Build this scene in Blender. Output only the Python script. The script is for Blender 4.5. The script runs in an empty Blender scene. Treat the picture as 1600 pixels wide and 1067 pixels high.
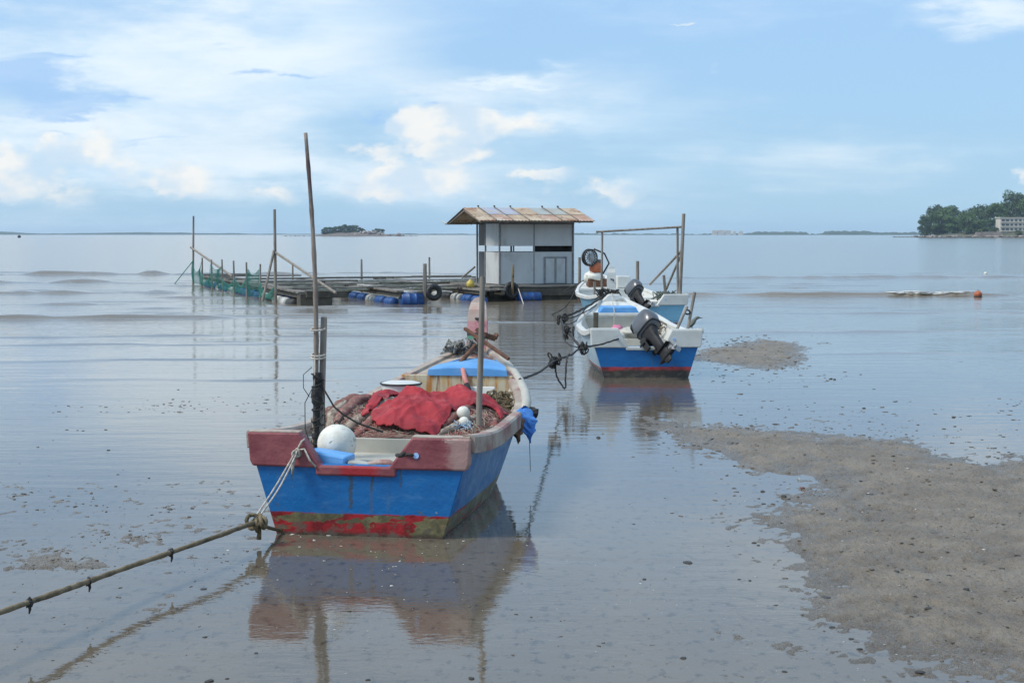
import bpy, math, random
import numpy as np
from mathutils import Vector, Matrix
R = math.radians
rng = random.Random(7)
scene = bpy.context.scene
C = scene.collection

# ---------------------------------------------------------------- camera
F, HZ, CAMH = 2400.0, 366.0, 2.1          # focal length in photo pixels, horizon row, eye height
PITCH = math.atan((533.5 - HZ) / F)
cam = bpy.data.objects.new('camera', bpy.data.cameras.new('camera'))
C.objects.link(cam)
cam.location = (0, 0, CAMH)
cam.rotation_euler = (math.pi / 2 - PITCH, 0, 0)
cam.data.sensor_width = 36
cam.data.lens = 36 * F / 1600
cam.data.clip_end = 30000
cam.data.clip_start = 0.1
scene.camera = cam

def ray(px, py):
    dx, dz = (px - 800) / F, (533.5 - py) / F
    cp, sp = math.cos(PITCH), math.sin(PITCH)
    return Vector((dx, cp + dz * sp, -sp + dz * cp))
def ground(px, py, z=0.0):
    d = ray(px, py)
    return Vector((0, 0, CAMH)) + d * ((z - CAMH) / d.z)
def at(px, py, Y):
    d = ray(px, py)
    return Vector((0, 0, CAMH)) + d * (Y / d.y)
def azel(px, py):
    d = ray(px, py).normalized()
    return math.atan2(d.x, d.y), math.asin(d.z)

# ---------------------------------------------------------------- sky, sun, exposure
SUN_AZ, SUN_EL = R(-108), R(50)             # azimuth from +Y, negative = left
scene.view_settings.view_transform = 'Standard'
scene.view_settings.look = 'None'
scene.view_settings.exposure = 0.12
scene.view_settings.gamma = 1.0
scene.cycles.use_denoising = True
scene.cycles.max_bounces = 8
scene.cycles.volume_bounces = 1
scene.cycles.use_adaptive_sampling = True

world = bpy.data.worlds.new('World')
scene.world = world
world.use_nodes = True
wt = world.node_tree
wt.nodes.clear()

class NT:
    """small helper for node trees"""
    def __init__(s, t): s.t = t
    def n(s, kind, **kw):
        nd = s.t.nodes.new(kind)
        for k, v in kw.items(): setattr(nd, k, v)
        return nd
    def put(s, sock, v):
        if hasattr(v, 'is_output'): s.t.links.new(v, sock)
        elif v is not None:
            if hasattr(sock.default_value, '__len__') and len(sock.default_value) == 4 and len(v) == 3: v = (*v, 1)
            sock.default_value = v
    def m(s, op, a, b=None, c=None, clamp=False):
        nd = s.n('ShaderNodeMath', operation=op, use_clamp=clamp)
        for i, v in enumerate((a, b, c)):
            if v is not None: s.put(nd.inputs[i], v)
        return nd.outputs[0]
    def mr(s, v, a, b, c=0.0, d=1.0, smooth=True):
        nd = s.n('ShaderNodeMapRange', interpolation_type='SMOOTHSTEP' if smooth else 'LINEAR')
        s.put(nd.inputs[0], v)
        for i, q in enumerate((a, b, c, d)): s.put(nd.inputs[i + 1], q)
        return nd.outputs[0]
    def mix(s, f, a, b, blend='MIX'):
        nd = s.n('ShaderNodeMix', data_type='RGBA', blend_type=blend)
        s.put(nd.inputs[0], f); s.put(nd.inputs[6], a); s.put(nd.inputs[7], b)
        return nd.outputs[2]
    def noise(s, vec, scale, detail=5, rough=.55, dist=0.0, out=0, lac=2.0):
        nd = s.n('ShaderNodeTexNoise')
        if vec is not None: s.put(nd.inputs['Vector'], vec)
        nd.inputs['Scale'].default_value = scale
        nd.inputs['Detail'].default_value = detail
        nd.inputs['Roughness'].default_value = rough
        nd.inputs['Distortion'].default_value = dist
        return nd.outputs[out]
    def vm(s, op, a, b=None):
        nd = s.n('ShaderNodeVectorMath', operation=op)
        s.put(nd.inputs[0], a)
        if b is not None: s.put(nd.inputs[1], b)
        return nd.outputs[0]
    def xyz(s, v):
        nd = s.n('ShaderNodeSeparateXYZ'); s.put(nd.inputs[0], v); return nd.outputs
    def comb(s, x, y, z):
        nd = s.n('ShaderNodeCombineXYZ')
        for i, q in enumerate((x, y, z)): s.put(nd.inputs[i], q)
        return nd.outputs[0]

w = NT(wt)
tc = w.n('ShaderNodeTexCoord').outputs['Generated']
sky = w.n('ShaderNodeTexSky', sky_type='NISHITA', sun_disc=False)
sky.sun_elevation = SUN_EL
sky.sun_rotation = SUN_AZ
sky.altitude = 0; sky.air_density = 1.0; sky.dust_density = 0.3; sky.ozone_density = 2.0
dx, dy, dz = w.xyz(tc)
az = w.m('ARCTAN2', dx, dy)
el = w.m('ARCSINE', w.m('MINIMUM', w.m('MAXIMUM', dz, -1.0), 1.0))
den = w.m('ADD', w.m('MAXIMUM', dz, 0.0), 0.10)
plane = w.comb(w.m('DIVIDE', dx, den), w.m('DIVIDE', dy, den), 0.0)
strata = w.noise(w.vm('MULTIPLY', plane, (0.55, 1.0, 1)), 0.9, 5, .58, .4)
ncol = w.n('ShaderNodeTexNoise')
w.put(ncol.inputs['Vector'], w.vm('MULTIPLY', tc, (8, 8, 28)))
ncol.inputs['Scale'].default_value = 1; ncol.inputs['Detail'].default_value = 6; ncol.inputs['Roughness'].default_value = .6
fine, wcol = ncol.outputs[0], ncol.outputs[1]
pn_ = w.n('ShaderNodeTexNoise')
w.put(pn_.inputs['Vector'], w.vm('MULTIPLY', tc, (30, 30, 46)))
pn_.inputs['Scale'].default_value = 1; pn_.inputs['Detail'].default_value = 8; pn_.inputs['Roughness'].default_value = .58
puff, pcol = pn_.outputs[0], pn_.outputs[1]
warp = w.vm('MULTIPLY', w.vm('SUBTRACT', pcol, (.5, .5, .5)), (.045, .030, 0))
warp2 = w.vm('MULTIPLY', w.vm('SUBTRACT', wcol, (.5, .5, .5)), (.22, .075, 0))
ae = w.comb(az, el, 0.0)
ae_c = w.vm('ADD', ae, warp)
ae_s = w.vm('ADD', ae, warp2)

def blob(vec, px, py, rx, ry, wgt, ang=0.0):
    a, e = azel(px, py)
    mp = w.n('ShaderNodeMapping', vector_type='TEXTURE')
    mp.inputs['Location'].default_value = (a, e, 0)
    mp.inputs['Rotation'].default_value = (0, 0, ang)
    mp.inputs['Scale'].default_value = (rx / F, ry / F, 1)
    w.put(mp.inputs['Vector'], vec)
    g = w.n('ShaderNodeTexGradient', gradient_type='QUADRATIC_SPHERE')
    w.put(g.inputs[0], mp.outputs[0])
    return w.m('MULTIPLY', g.outputs['Fac'], wgt)
def total(lst):
    s = lst[0]
    for q in lst[1:]: s = w.m('ADD', s, q)
    return s
soft = total([blob(ae_s, *b) for b in [
    (330, 110, 720, 190, 1.0), (470, 20, 380, 110, .45, -.35), (860, 190, 420, 90, .95),
    (120, 240, 420, 150, .75), (640, 285, 380, 90, .6), (1580, 15, 260, 62, 1.1),
    (950, 300, 190, 60, .55), (400, 262, 420, 50, .5), (1250, 230, 620, 120, .35), (860, 118, 130, 18, .7)]])
dark = total([blob(ae_s, *b) for b in [
    (40, 125, 210, 70, 1.2), (440, 104, 110, 18, 1.0), (530, 180, 120, 26, .8), (690, 152, 90, 14, .9), (640, 130, 80, 16, .5), (580, 285, 80, 34, .6), (180, 150, 160, 26, .8), (120, 190, 130, 18, .7), (250, 222, 260, 20, .6), (90, 95, 120, 14, .7), (400, 60, 160, 18, .5)]])
cumu = total([blob(ae_c, *b) for b in [
    (686, 186, 150, 56, 1.5), (738, 205, 90, 36, .9), (640, 208, 100, 30, 1.0), (680, 240, 200, 30, 1.3), (600, 292, 140, 40, 1.0),
    (680, 282, 220, 60, .8), (4, 272, 75, 70, 1.6), (290, 285, 120, 70, .9), (150, 240, 190, 130, .62), (80, 300, 170, 60, .5),
    (858, 266, 80, 24, 1.2), (945, 300, 140, 44, .85), (1612, 283, 60, 40, 1.2), (1065, 33, 42, 9, 1.1), (820, 190, 230, 46, .6), (440, 300, 130, 40, .4)]])
clear = total([blob(ae_s, *b) for b in [(1330, 150, 900, 330, 1.0), (760, 60, 330, 110, .7), (300, 320, 700, 60, .4), (1000, 330, 900, 60, .4)]])
veil_in = w.m('ADD', w.m('SUBTRACT', w.m('MULTIPLY', w.m('SUBTRACT', strata, .34), 1.5), w.m('MULTIPLY', clear, .75)), w.m('ADD', soft, w.m('MULTIPLY', w.m('SUBTRACT', fine, .5), 1.5)))
veil = w.mr(veil_in, -0.15, 1.05, 0.0, .90)
cum = w.mr(w.m('ADD', cumu, w.m('MULTIPLY', w.m('SUBTRACT', puff, .5), 1.5)), .24, .64, 0, .80)
cshade = w.mr(w.noise(w.vm('ADD', w.vm('MULTIPLY', tc, (30, 30, 46)), (.5, 0, -.6)), 1.0, 3, .55), .36, .62)
# thin high cloud over the whole sky, paler and a little darker towards the horizon
thin = w.mix(w.mr(dz, 0.0, .16), (3.5, 6.0, 8.3), (3.75, 6.15, 9.3))
base = w.mix(.82, sky.outputs[0], thin)
cloud_soft = w.mix(w.mr(fine, .35, .65), (6.2, 7.9, 9.4), (8.2, 9.1, 9.7))
c1 = w.mix(veil, base, cloud_soft)
c1 = w.mix(w.m('MULTIPLY', w.mr(dark, .2, .9), .75), c1, (3.4, 5.6, 8.8))
cloud_cum = w.mix(cshade, (6.2, 7.5, 8.7), (9.5, 9.2, 8.6))
c2 = w.mix(cum, c1, cloud_cum)
bg = w.n('ShaderNodeBackground')
w.put(bg.inputs['Color'], c2)
bg.inputs['Strength'].default_value = 0.1
out = w.n('ShaderNodeOutputWorld')
wt.links.new(bg.outputs[0], out.inputs[0])

sun = bpy.data.objects.new('sun', bpy.data.lights.new('sun', 'SUN'))
C.objects.link(sun)
sun.data.energy = 3.0
sun.data.angle = R(16)
sun.data.color = (1.0, .95, .87)
sdir = Vector((math.sin(SUN_AZ) * math.cos(SUN_EL), math.cos(SUN_AZ) * math.cos(SUN_EL), math.sin(SUN_EL)))
sun.rotation_euler = (-sdir).to_track_quat('-Z', 'Y').to_euler()
sun.location = sdir * 50

# ---------------------------------------------------------------- numeric noise
def hash2(ix, iy, seed):
    h = (ix.astype(np.int64) * 374761393 + iy.astype(np.int64) * 668265263 + seed * 1442695041) & 0xffffffff
    h = ((h ^ (h >> 13)) * 1274126177) & 0xffffffff
    return ((h ^ (h >> 16)) & 0xffff) / 65535.0
def vnoise(x, y, seed=0):
    x = np.asarray(x, float); y = np.asarray(y, float)
    ix, iy = np.floor(x), np.floor(y)
    fx, fy = x - ix, y - iy
    fx, fy = fx * fx * (3 - 2 * fx), fy * fy * (3 - 2 * fy)
    a, b = hash2(ix, iy, seed), hash2(ix + 1, iy, seed)
    c, d = hash2(ix, iy + 1, seed), hash2(ix + 1, iy + 1, seed)
    return (a * (1 - fx) + b * fx) * (1 - fy) + (c * (1 - fx) + d * fx) * fy
def fbm(x, y, seed=0, oct=4, gain=.5):
    s, amp, tot = 0, 1, 0
    for k in range(oct):
        s = s + amp * vnoise(np.asarray(x) * 2 ** k, np.asarray(y) * 2 ** k, seed + k * 17); tot += amp; amp *= gain
    return s / tot - .5
def sstep(a, b, x):
    t = np.clip((x - a) / (b - a), 0, 1); return t * t * (3 - 2 * t)

# ---------------------------------------------------------------- mesh helpers
class MB:
    def __init__(s): s.v, s.f = [], []
    def add(s, vs, fs):
        o = len(s.v)
        s.v += [tuple(q) for q in vs]
        s.f += [tuple(i + o for i in q) for q in fs]
        return s
    def box(s, c, d, M=None):
        x, y, z = d[0] / 2, d[1] / 2, d[2] / 2
        vs = [Vector(q) for q in ((-x, -y, -z), (x, -y, -z), (x, y, -z), (-x, y, -z), (-x, -y, z), (x, -y, z), (x, y, z), (-x, y, z))]
        vs = [(M @ q if M else q) + Vector(c) for q in vs]
        return s.add(vs, [(0, 3, 2, 1), (4, 5, 6, 7), (0, 1, 5, 4), (1, 2, 6, 5), (2, 3, 7, 6), (3, 0, 4, 7)])
    def bar(s, a, b, wd, ht):
        """box beam from a to b"""
        a, b = Vector(a), Vector(b)
        d = b - a; L = d.length; d.normalize()
        up = Vector((0, 0, 1)) if abs(d.z) < .95 else Vector((0, 1, 0))
        sx = d.cross(up).normalized(); uz = sx.cross(d)
        M = Matrix((sx, d, uz)).transposed()
        return s.box((a + b) / 2, (wd, L, ht), M)
    def prism(s, poly, y0, y1):
        """poly in the xz plane, extruded along y"""
        n = len(poly)
        vs = [(x, y0, z) for x, z in poly] + [(x, y1, z) for x, z in poly]
        return s.add(vs, [tuple(range(n)), tuple(range(2 * n - 1, n - 1, -1))] + [(i, i + n, (i + 1) % n + n, (i + 1) % n) for i in range(n)])
    def tube(s, pts, r, n=8, caps=True, sq=1.0):
        pts = [Vector(p) for p in pts]
        rs = r if hasattr(r, '__len__') else [r] * len(pts)
        t0 = (pts[1] - pts[0]).normalized()
        ref = Vector((0, 0, 1)) if abs(t0.z) < .9 else Vector((1, 0, 0))
        X = t0.cross(ref).normalized()
        o = len(s.v)
        for i, p in enumerate(pts):
            t = (pts[min(i + 1, len(pts) - 1)] - pts[max(i - 1, 0)]).normalized()
            X = (X - t * X.dot(t)).normalized(); Y = t.cross(X)
            for k in range(n):
                a = 2 * math.pi * k / n
                s.v.append(tuple(p + (X * math.cos(a) + Y * math.sin(a) * sq) * rs[i]))
        for i in range(len(pts) - 1):
            for k in range(n):
                a, b = o + i * n + k, o + i * n + (k + 1) % n
                s.f.append((a, b, b + n, a + n))
        if caps:
            s.f.append(tuple(range(o + n - 1, o - 1, -1)))
            e = o + (len(pts) - 1) * n
            s.f.append(tuple(range(e, e + n)))
        return s
    def lathe(s, prof, c=(0, 0, 0), M=None, n=20):
        o = len(s.v)
        for r, z in prof:
            for k in range(n):
                a = 2 * math.pi * k / n
                q = Vector((r * math.cos(a), r * math.sin(a), z))
                s.v.append(tuple((M @ q if M else q) + Vector(c)))
        for i in range(len(prof) - 1):
            for k in range(n):
                a, b = o + i * n + k, o + i * n + (k + 1) % n
                s.f.append((a, b, b + n, a + n))
        s.f.append(tuple(range(o + n - 1, o - 1, -1)))
        e = o + (len(prof) - 1) * n
        s.f.append(tuple(range(e, e + n)))
        return s
    def torus(s, c, R_, r, M=None, n=28, m=10, a0=0, a1=2 * math.pi):
        o = len(s.v); full = abs(a1 - a0 - 2 * math.pi) < 1e-6
        N = n if full else n + 1
        for i in range(N):
            a = a0 + (a1 - a0) * i / n
            for k in range(m):
                b = 2 * math.pi * k / m
                q = Vector(((R_ + r * math.cos(b)) * math.cos(a), (R_ + r * math.cos(b)) * math.sin(a), r * math.sin(b)))
                s.v.append(tuple((M @ q if M else q) + Vector(c)))
        for i in range(n):
            for k in range(m):
                a, b = i % N, (i + 1) % N
                s.f.append((o + a * m + k, o + b * m + k, o + b * m + (k + 1) % m, o + a * m + (k + 1) % m))
        return s
    def grid(s, P):
        """P: array (nu, nv, 3)"""
        nu, nv = P.shape[:2]; o = len(s.v)
        s.v += [tuple(map(float, q)) for q in P.reshape(-1, 3)]
        for i in range(nu - 1):
            for j in range(nv - 1):
                a = o + i * nv + j
                s.f.append((a, a + nv, a + nv + 1, a + 1))
        return s
    def lump(s, c, rx, ry, rz, seed=0, amp=.25, n=8, m=5, rot=0):
        rr = random.Random(seed); o = len(s.v)
        ca, sa = math.cos(rot), math.sin(rot)
        top = []
        for i in range(1, m):
            th = math.pi * i / m
            for k in range(n):
                a = 2 * math.pi * k / n
                j = 1 + amp * (rr.random() - .5) * 2
                x, y, z = rx * j * math.sin(th) * math.cos(a), ry * j * math.sin(th) * math.sin(a), rz * j * math.cos(th)
                s.v.append((c[0] + x * ca - y * sa, c[1] + x * sa + y * ca, c[2] + z))
        s.v.append((c[0], c[1], c[2] + rz)); s.v.append((c[0], c[1], c[2] - rz))
        for i in range(m - 2):
            for k in range(n):
                a, b = o + i * n + k, o + i * n + (k + 1) % n
                s.f.append((a, a + n, b + n, b))
        t, b_ = o + (m - 1) * n, o + (m - 1) * n + 1
        for k in range(n):
            s.f.append((o + k, o + (k + 1) % n, t))
            s.f.append((o + (m - 2) * n + (k + 1) % n, o + (m - 2) * n + k, b_))
        return s
    def mesh(s, name, smooth=False):
        me = bpy.data.meshes.new(name)
        me.from_pydata(s.v, [], s.f)
        me.validate()
        if smooth: me.shade_smooth()
        me.update()
        return me

def obj(name, mb, mat, parent=None, smooth=False, bevel=0, loc=None, rot=None, angle=None):
    me = mb.mesh(name, smooth) if isinstance(mb, MB) else mb
    o = bpy.data.objects.new(name, me)
    C.objects.link(o)
    if mat and not me.materials: me.materials.append(mat)
    if parent: o.parent = parent
    if loc is not None: o.location = loc
    if rot is not None: o.rotation_euler = rot
    if bevel:
        b = o.modifiers.new('bevel', 'BEVEL'); b.width = bevel; b.segments = 2; b.limit_method = 'ANGLE'; b.angle_limit = R(35)
    if angle and smooth:
        me.set_sharp_from_angle(angle=R(angle))
    return o
def tag(o, label, cat, group=None):
    o['label'] = label; o['category'] = cat
    if group: o['group'] = group
    return o
def structure(o): o['kind'] = 'structure'; return o
def thing(name, label, cat, loc=(0, 0, 0), rz=0, group=None):
    o = bpy.data.objects.new(name, None); C.objects.link(o)
    o.location = loc; o.rotation_euler = (0, 0, rz)
    o.empty_display_size = .1
    return tag(o, label, cat, group)
def copy_tree(o, parent=None):
    c = o.copy(); C.objects.link(c)
    if parent: c.parent = parent
    for ch in list(o.children): copy_tree(ch, c)
    return c
def rotz(a): return Matrix.Rotation(a, 3, 'Z')
def rotx(a): return Matrix.Rotation(a, 3, 'X')
def roty(a): return Matrix.Rotation(a, 3, 'Y')

# ---------------------------------------------------------------- materials
def newmat(name):
    m = bpy.data.materials.new(name); m.use_nodes = True
    t = m.node_tree
    return m, NT(t), t.nodes['Principled BSDF']
def mat(name, col, col2=None, scale=6, rough=.6, rough2=None, bump=0, bscale=None, lo=.35, hi=.65, spec=.5, metal=0, stain=None, stain_scale=3, stain_lo=.55, stain_hi=.7, stretch=(1, 1, 1), detail=6, coat=0):
    m, n, b = newmat(name)
    co = n.n('ShaderNodeTexCoord').outputs['Object']
    v = n.vm('MULTIPLY', co, stretch)
    f = n.noise(v, scale, detail)
    c = n.mix(n.mr(f, lo, hi), col, col2 or tuple(q * .75 for q in col))
    if stain:
        g = n.noise(n.vm('ADD', v, (3.1, 7.7, 1.3)), stain_scale, 7, .62, .4)
        c = n.mix(n.mr(g, stain_lo, stain_hi), c, stain)
    n.put(b.inputs['Base Color'], c)
    if rough2 is not None: n.put(b.inputs['Roughness'], n.mr(f, lo, hi, rough, rough2))
    else: b.inputs['Roughness'].default_value = rough
    b.inputs['Metallic'].default_value = metal
    b.inputs['Specular IOR Level'].default_value = spec
    b.inputs['Coat Weight'].default_value = coat
    if bump:
        bn = n.n('ShaderNodeBump'); bn.inputs['Strength'].default_value = 1; bn.inputs['Distance'].default_value = bump
        n.put(bn.inputs['Height'], n.noise(v, bscale or scale * 4, 5)); n.put(b.inputs['Normal'], bn.outputs[0])
    return m
def hull_mat(name, top, top2, boot, under, z_boot, z_under, peel=None, peel_amt=.56, grime=(.10, .09, .05)):
    """painted hull: bands by the height on the hull, peeled and scuffed"""
    m, n, b = newmat(name)
    co = n.n('ShaderNodeTexCoord').outputs['Object']
    x, y, z = n.xyz(co)
    f = n.noise(co, 7, 8, .6)
    zz = n.m('ADD', z, n.m('MULTIPLY', n.m('SUBTRACT', f, .5), .035))
    c = n.mix(n.mr(n.noise(n.vm('MULTIPLY', co, (1.5, 1.5, 6)), 2.2, 7, .6), .3, .7), top, top2)
    scr = n.noise(n.vm('MULTIPLY', co, (1.2, 1.2, 14)), 6, 6, .7)
    c = n.mix(n.mr(scr, .66, .74, 0, .45), c, tuple(min(1, q * 1.6 + .05) for q in top))
    # run-down stains
    st = n.noise(n.vm('MULTIPLY', co, (16, 16, .9)), 1.0, 6, .6)
    c = n.mix(n.m('MULTIPLY', n.mr(st, .6, .75), .45), c, grime)
    if peel:
        wx = n.m('ADD', n.m('MULTIPLY', n.m('SUBTRACT', n.noise(n.vm('MULTIPLY', co, (3, 3, 9)), 2, 6, .6), .5), .09), x)
        for cx, ww, zt, zb_ in ((-.055, .020, .44, .17), (.09, .014, .42, .30), (.30, .010, .47, .33), (-.48, .008, .46, .36)):
            k_ = n.mr(n.m('ABSOLUTE', n.m('SUBTRACT', wx, cx)), ww, ww * .35)
            k_ = n.m('MULTIPLY', k_, n.m('MULTIPLY', n.mr(z, zb_, zb_ + .05), n.mr(y, .3, .1)))
            c = n.mix(n.m('MULTIPLY', k_, .75), c, (.05, .055, .045))
        c = n.mix(n.m('MULTIPLY', n.mr(n.noise(co, 4.2, 8, .7, .5), .60, .66), .5), c, (.02, .085, .22))
        fade = n.noise(n.vm('MULTIPLY', co, (1, 1, 3)), 3.0, 8, .66)
        c = n.mix(n.m('MULTIPLY', n.mr(fade, .52, .74), .5), c, (.10, .24, .42))
        c = n.mix(n.m('MULTIPLY', n.mr(y, .10, .5), n.mr(fade, .30, .62, .25, .75)), c, (.13, .27, .46))
        chip = n.noise(n.vm('ADD', co, (2, 6, 1)), 24, 6, .6)
        c = n.mix(n.mr(chip, .69, .72, 0, .8), c, (.22, .26, .28))
    bt = n.mix(n.mr(n.noise(co, 9, 7, .65), .40, .66), boot, tuple(q * .45 for q in boot))
    if peel:
        pn = n.noise(n.vm('MULTIPLY', co, (1, 1, 2.6)), 3.6, 8, .62, .35)
        zc_ = n.m('DIVIDE', n.m('SUBTRACT', z, .112), .034)
        band = n.m('MULTIPLY', n.m('POWER', 2.718, n.m('MULTIPLY', n.m('MULTIPLY', zc_, zc_), -1.0)), .10)
        rgt = n.mr(x, .36, .52, 0, .085)
        pn = n.m('ADD', pn, n.m('ADD', band, rgt))
        pf = n.noise(n.vm('ADD', co, (9, 2, 4)), 15, 6, .65)
        pcol_ = n.mix(n.mr(pf, .4, .62), peel, tuple(q * .5 for q in peel))
        bt = n.mix(n.mr(n.m('ADD', pn, n.m('MULTIPLY', n.m('SUBTRACT', pf, .5), .16)), peel_amt + .06, peel_amt + .085), bt, pcol_)
    c = n.mix(n.mr(zz, z_boot - .006, z_boot + .006), bt, c)
    ul = n.mr(n.m('ADD', z, n.m('MULTIPLY', n.m('SUBTRACT', n.noise(co, 5, 6), .5), .06)), z_under - .02, z_under + .02)
    c = n.mix(ul, under, c)
    spl = n.m('SUBTRACT', n.noise(n.vm('MULTIPLY', co, (1, 1, 1.5)), 13, 7, .66), n.m('MULTIPLY', z, .75))
    c = n.mix(n.mr(spl, .46, .56, 0, .75), c, (.115, .096, .072))
    n.put(b.inputs['Base Color'], c)
    n.put(b.inputs['Roughness'], n.mr(f, .3, .7, .32, .58))
    bn = n.n('ShaderNodeBump'); bn.inputs['Distance'].default_value = .004
    n.put(bn.inputs['Height'], n.noise(co, 26, 6)); n.put(b.inputs['Normal'], bn.outputs[0])
    return m

MT = {}
MT['wood_grey'] = mat('weathered_wood', (.17, .145, .12), (.30, .27, .23), 3, .8, bump=.006, bscale=9, stretch=(6, 6, .7))
MT['wood_plank'] = mat('grey_plank', (.12, .108, .09), (.23, .21, .18), 2.5, .85, bump=.006, bscale=8, stain=(.055, .055, .04), stain_scale=1.3)
MT['wood_pale'] = mat('pale_plank', (.50, .49, .46), (.36, .35, .33), 2.5, .7, bump=.004)
MT['wood_dark'] = mat('dark_wet_wood', (.055, .046, .036), (.10, .085, .06), 4, .65, bump=.008, stain=(.09, .10, .05), stain_scale=5)
MT['bamboo'] = mat('bamboo', (.20, .15, .12), (.30, .25, .20), 2.2, .62, bump=.003, stretch=(5, 5, 2), stain=(.10, .06, .06), stain_scale=1.1, stain_lo=.48, stain_hi=.62)
MT['black'] = mat('black_rubber', (.012, .012, .013), (.03, .03, .03), 20, .55, bump=.002)
MT['rope_black'] = mat('black_rope', (.02, .02, .02), (.05, .048, .045), 60, .9, bump=.004, bscale=160)
MT['rope_tan'] = mat('weedy_rope', (.15, .11, .06), (.26, .20, .12), 14, .9, bump=.008, bscale=120, stain=(.06, .055, .03), stain_scale=7, stain_lo=.5, stain_hi=.66)
MT['rope_white'] = mat('white_rope', (.55, .52, .46), (.34, .30, .25), 40, .9, bump=.004, bscale=150)
MT['rope_grey'] = mat('grey_rope', (.16, .16, .15), (.26, .26, .24), 40, .9)
MT['maroon'] = mat('worn_maroon_paint', (.20, .045, .052), (.27, .085, .085), 3, .55, bump=.003, bscale=30, stain=(.42, .30, .27), stain_scale=4.5, stain_lo=.60, stain_hi=.76, stretch=(1, 1, 1.6))
MT['cream'] = mat('cream_gelcoat', (.50, .48, .42), (.42, .40, .34), 3, .5, bump=.002, stain=(.22, .19, .14), stain_scale=3.5, stain_lo=.60, stain_hi=.8)
MT['cream_worn'] = mat('worn_cream_gunwale', (.44, .38, .32), (.32, .26, .21), 7, .7, bump=.006, stain=(.27, .12, .11), stain_scale=3, stain_lo=.48, stain_hi=.66)
MT['white_gel'] = mat('white_gelcoat', (.66, .66, .62), (.57, .57, .53), 3, .42, bump=.0015, stain=(.32, .29, .23), stain_scale=4.2, stain_lo=.56, stain_hi=.78)
MT['blue_hatch'] = mat('light_blue_paint', (.09, .30, .62), (.16, .38, .68), 3, .45, bump=.002, stain=(.20, .17, .13), stain_scale=3.2, stain_lo=.62, stain_hi=.74)
MT['blue_box'] = mat('light_blue_plastic', (.10, .33, .68), (.14, .38, .72), 4, .4)
MT['foam_white'] = mat('white_foam', (.74, .73, .66), (.62, .60, .52), 9, .75, bump=.004, bscale=26, stain=(.30, .30, .26), stain_scale=14, stain_lo=.585, stain_hi=.64)
MT['net_brown'] = mat('brown_net', (.24, .15, .12), (.34, .26, .21), 7, .95, bump=.02, bscale=60, stain=(.22, .07, .065), stain_scale=3.2, stain_lo=.46, stain_hi=.58)
MT['fold_tan'] = mat('bunched_tan_net', (.36, .29, .22), (.22, .16, .12), 9, .95, bump=.012, bscale=55, stretch=(3, .8, 3), stain=(.48, .42, .35), stain_scale=14, stain_lo=.5, stain_hi=.62)
MT['fold_red'] = mat('bunched_red_net', (.27, .10, .085), (.20, .12, .095), 9, .95, bump=.012, bscale=55, stretch=(3, .8, 3), stain=(.38, .24, .19), stain_scale=12, stain_lo=.52, stain_hi=.64)
MT['strand_tan'] = mat('tan_net_strand', (.40, .33, .26), (.30, .20, .16), 5, .9)
MT['strand_red'] = mat('red_net_strand', (.33, .10, .09), (.26, .14, .11), 5, .9)
MT['tarp_red'] = mat('red_cloth', (.38, .024, .032), (.27, .018, .026), 4, .8, bump=.006, bscale=70, stain=(.42, .10, .10), stain_scale=4, stain_lo=.56, stain_hi=.74)
MT['rust'] = mat('rusty_iron', (.10, .045, .028), (.18, .085, .045), 16, .85, bump=.004, bscale=60)
MT['net_green'] = mat('green_net', (.035, .20, .15), (.05, .26, .20), 3, .8)
MT['net_dark'] = mat('dark_green_net', (.10, .12, .10), (.15, .17, .145), 3, .9)
MT['drum_blue'] = mat('blue_drum', (.008, .055, .20), (.02, .085, .27), 3, .5, stain=(.05, .06, .055), stain_scale=3, stain_lo=.5, stain_hi=.66)
MT['drum_white'] = mat('white_drum', (.58, .58, .55), (.45, .45, .42), 3, .5, stain=(.13, .12, .09), stain_scale=3, stain_lo=.56, stain_hi=.7)
MT['drum_black'] = mat('black_drum', (.02, .02, .022), (.05, .05, .05), 3, .6)
MT['metal_panel'] = mat('grey_sheet_panel', (.46, .465, .45), (.53, .535, .52), 1.2, .5, bump=.001, stain=(.30, .29, .27), stain_scale=1.4, stain_lo=.5, stain_hi=.8, stretch=(1, 1, .5))
MT['metal_mid'] = mat('grey_frame', (.20, .20, .20), (.28, .28, .27), 6, .6)
MT['metal_dark'] = mat('dark_frame', (.10, .10, .10), (.15, .15, .15), 6, .6)
MT['roof_tin'] = mat('tan_roof_sheet', (.40, .29, .19), (.50, .41, .30), 2, .65, bump=.002, stain=(.26, .13, .07), stain_scale=2.2, stain_lo=.50, stain_hi=.64)
MT['roof_blue'] = mat('bluish_roof_sheet', (.30, .34, .45), (.38, .38, .42), 2, .5, stain=(.42, .33, .23), stain_scale=2.6, stain_lo=.5, stain_hi=.62)
MT['roof_rust'] = mat('pinkish_rusted_sheet', (.44, .30, .23), (.36, .21, .14), 2.4, .7, bump=.002, stain=(.50, .44, .36), stain_scale=2.2, stain_lo=.5, stain_hi=.64)
MT['roof_grey'] = mat('grey_roof_sheet', (.29, .32, .31), (.36, .37, .34), 2, .6, stain=(.40, .26, .18), stain_scale=2.4, stain_lo=.54, stain_hi=.66)
MT['dark_in'] = mat('interior_shade_and_gable', (.05, .047, .042), (.075, .07, .06), 3, .8)  # near-black tone: painted shade inside the shed, also used on the gable board
MT['motor_grey'] = mat('motor_grey_paint', (.075, .078, .085), (.11, .115, .125), 3, .33, spec=.5, coat=.2, stain=(.16, .16, .16), stain_scale=5, stain_lo=.6, stain_hi=.75)
MT['motor_dark'] = mat('motor_black', (.010, .010, .011), (.024, .024, .026), 9, .6, spec=.3)
MT['alloy'] = mat('worn_alloy', (.42, .42, .42), (.25, .25, .25), 9, .4, metal=.7)
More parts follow.
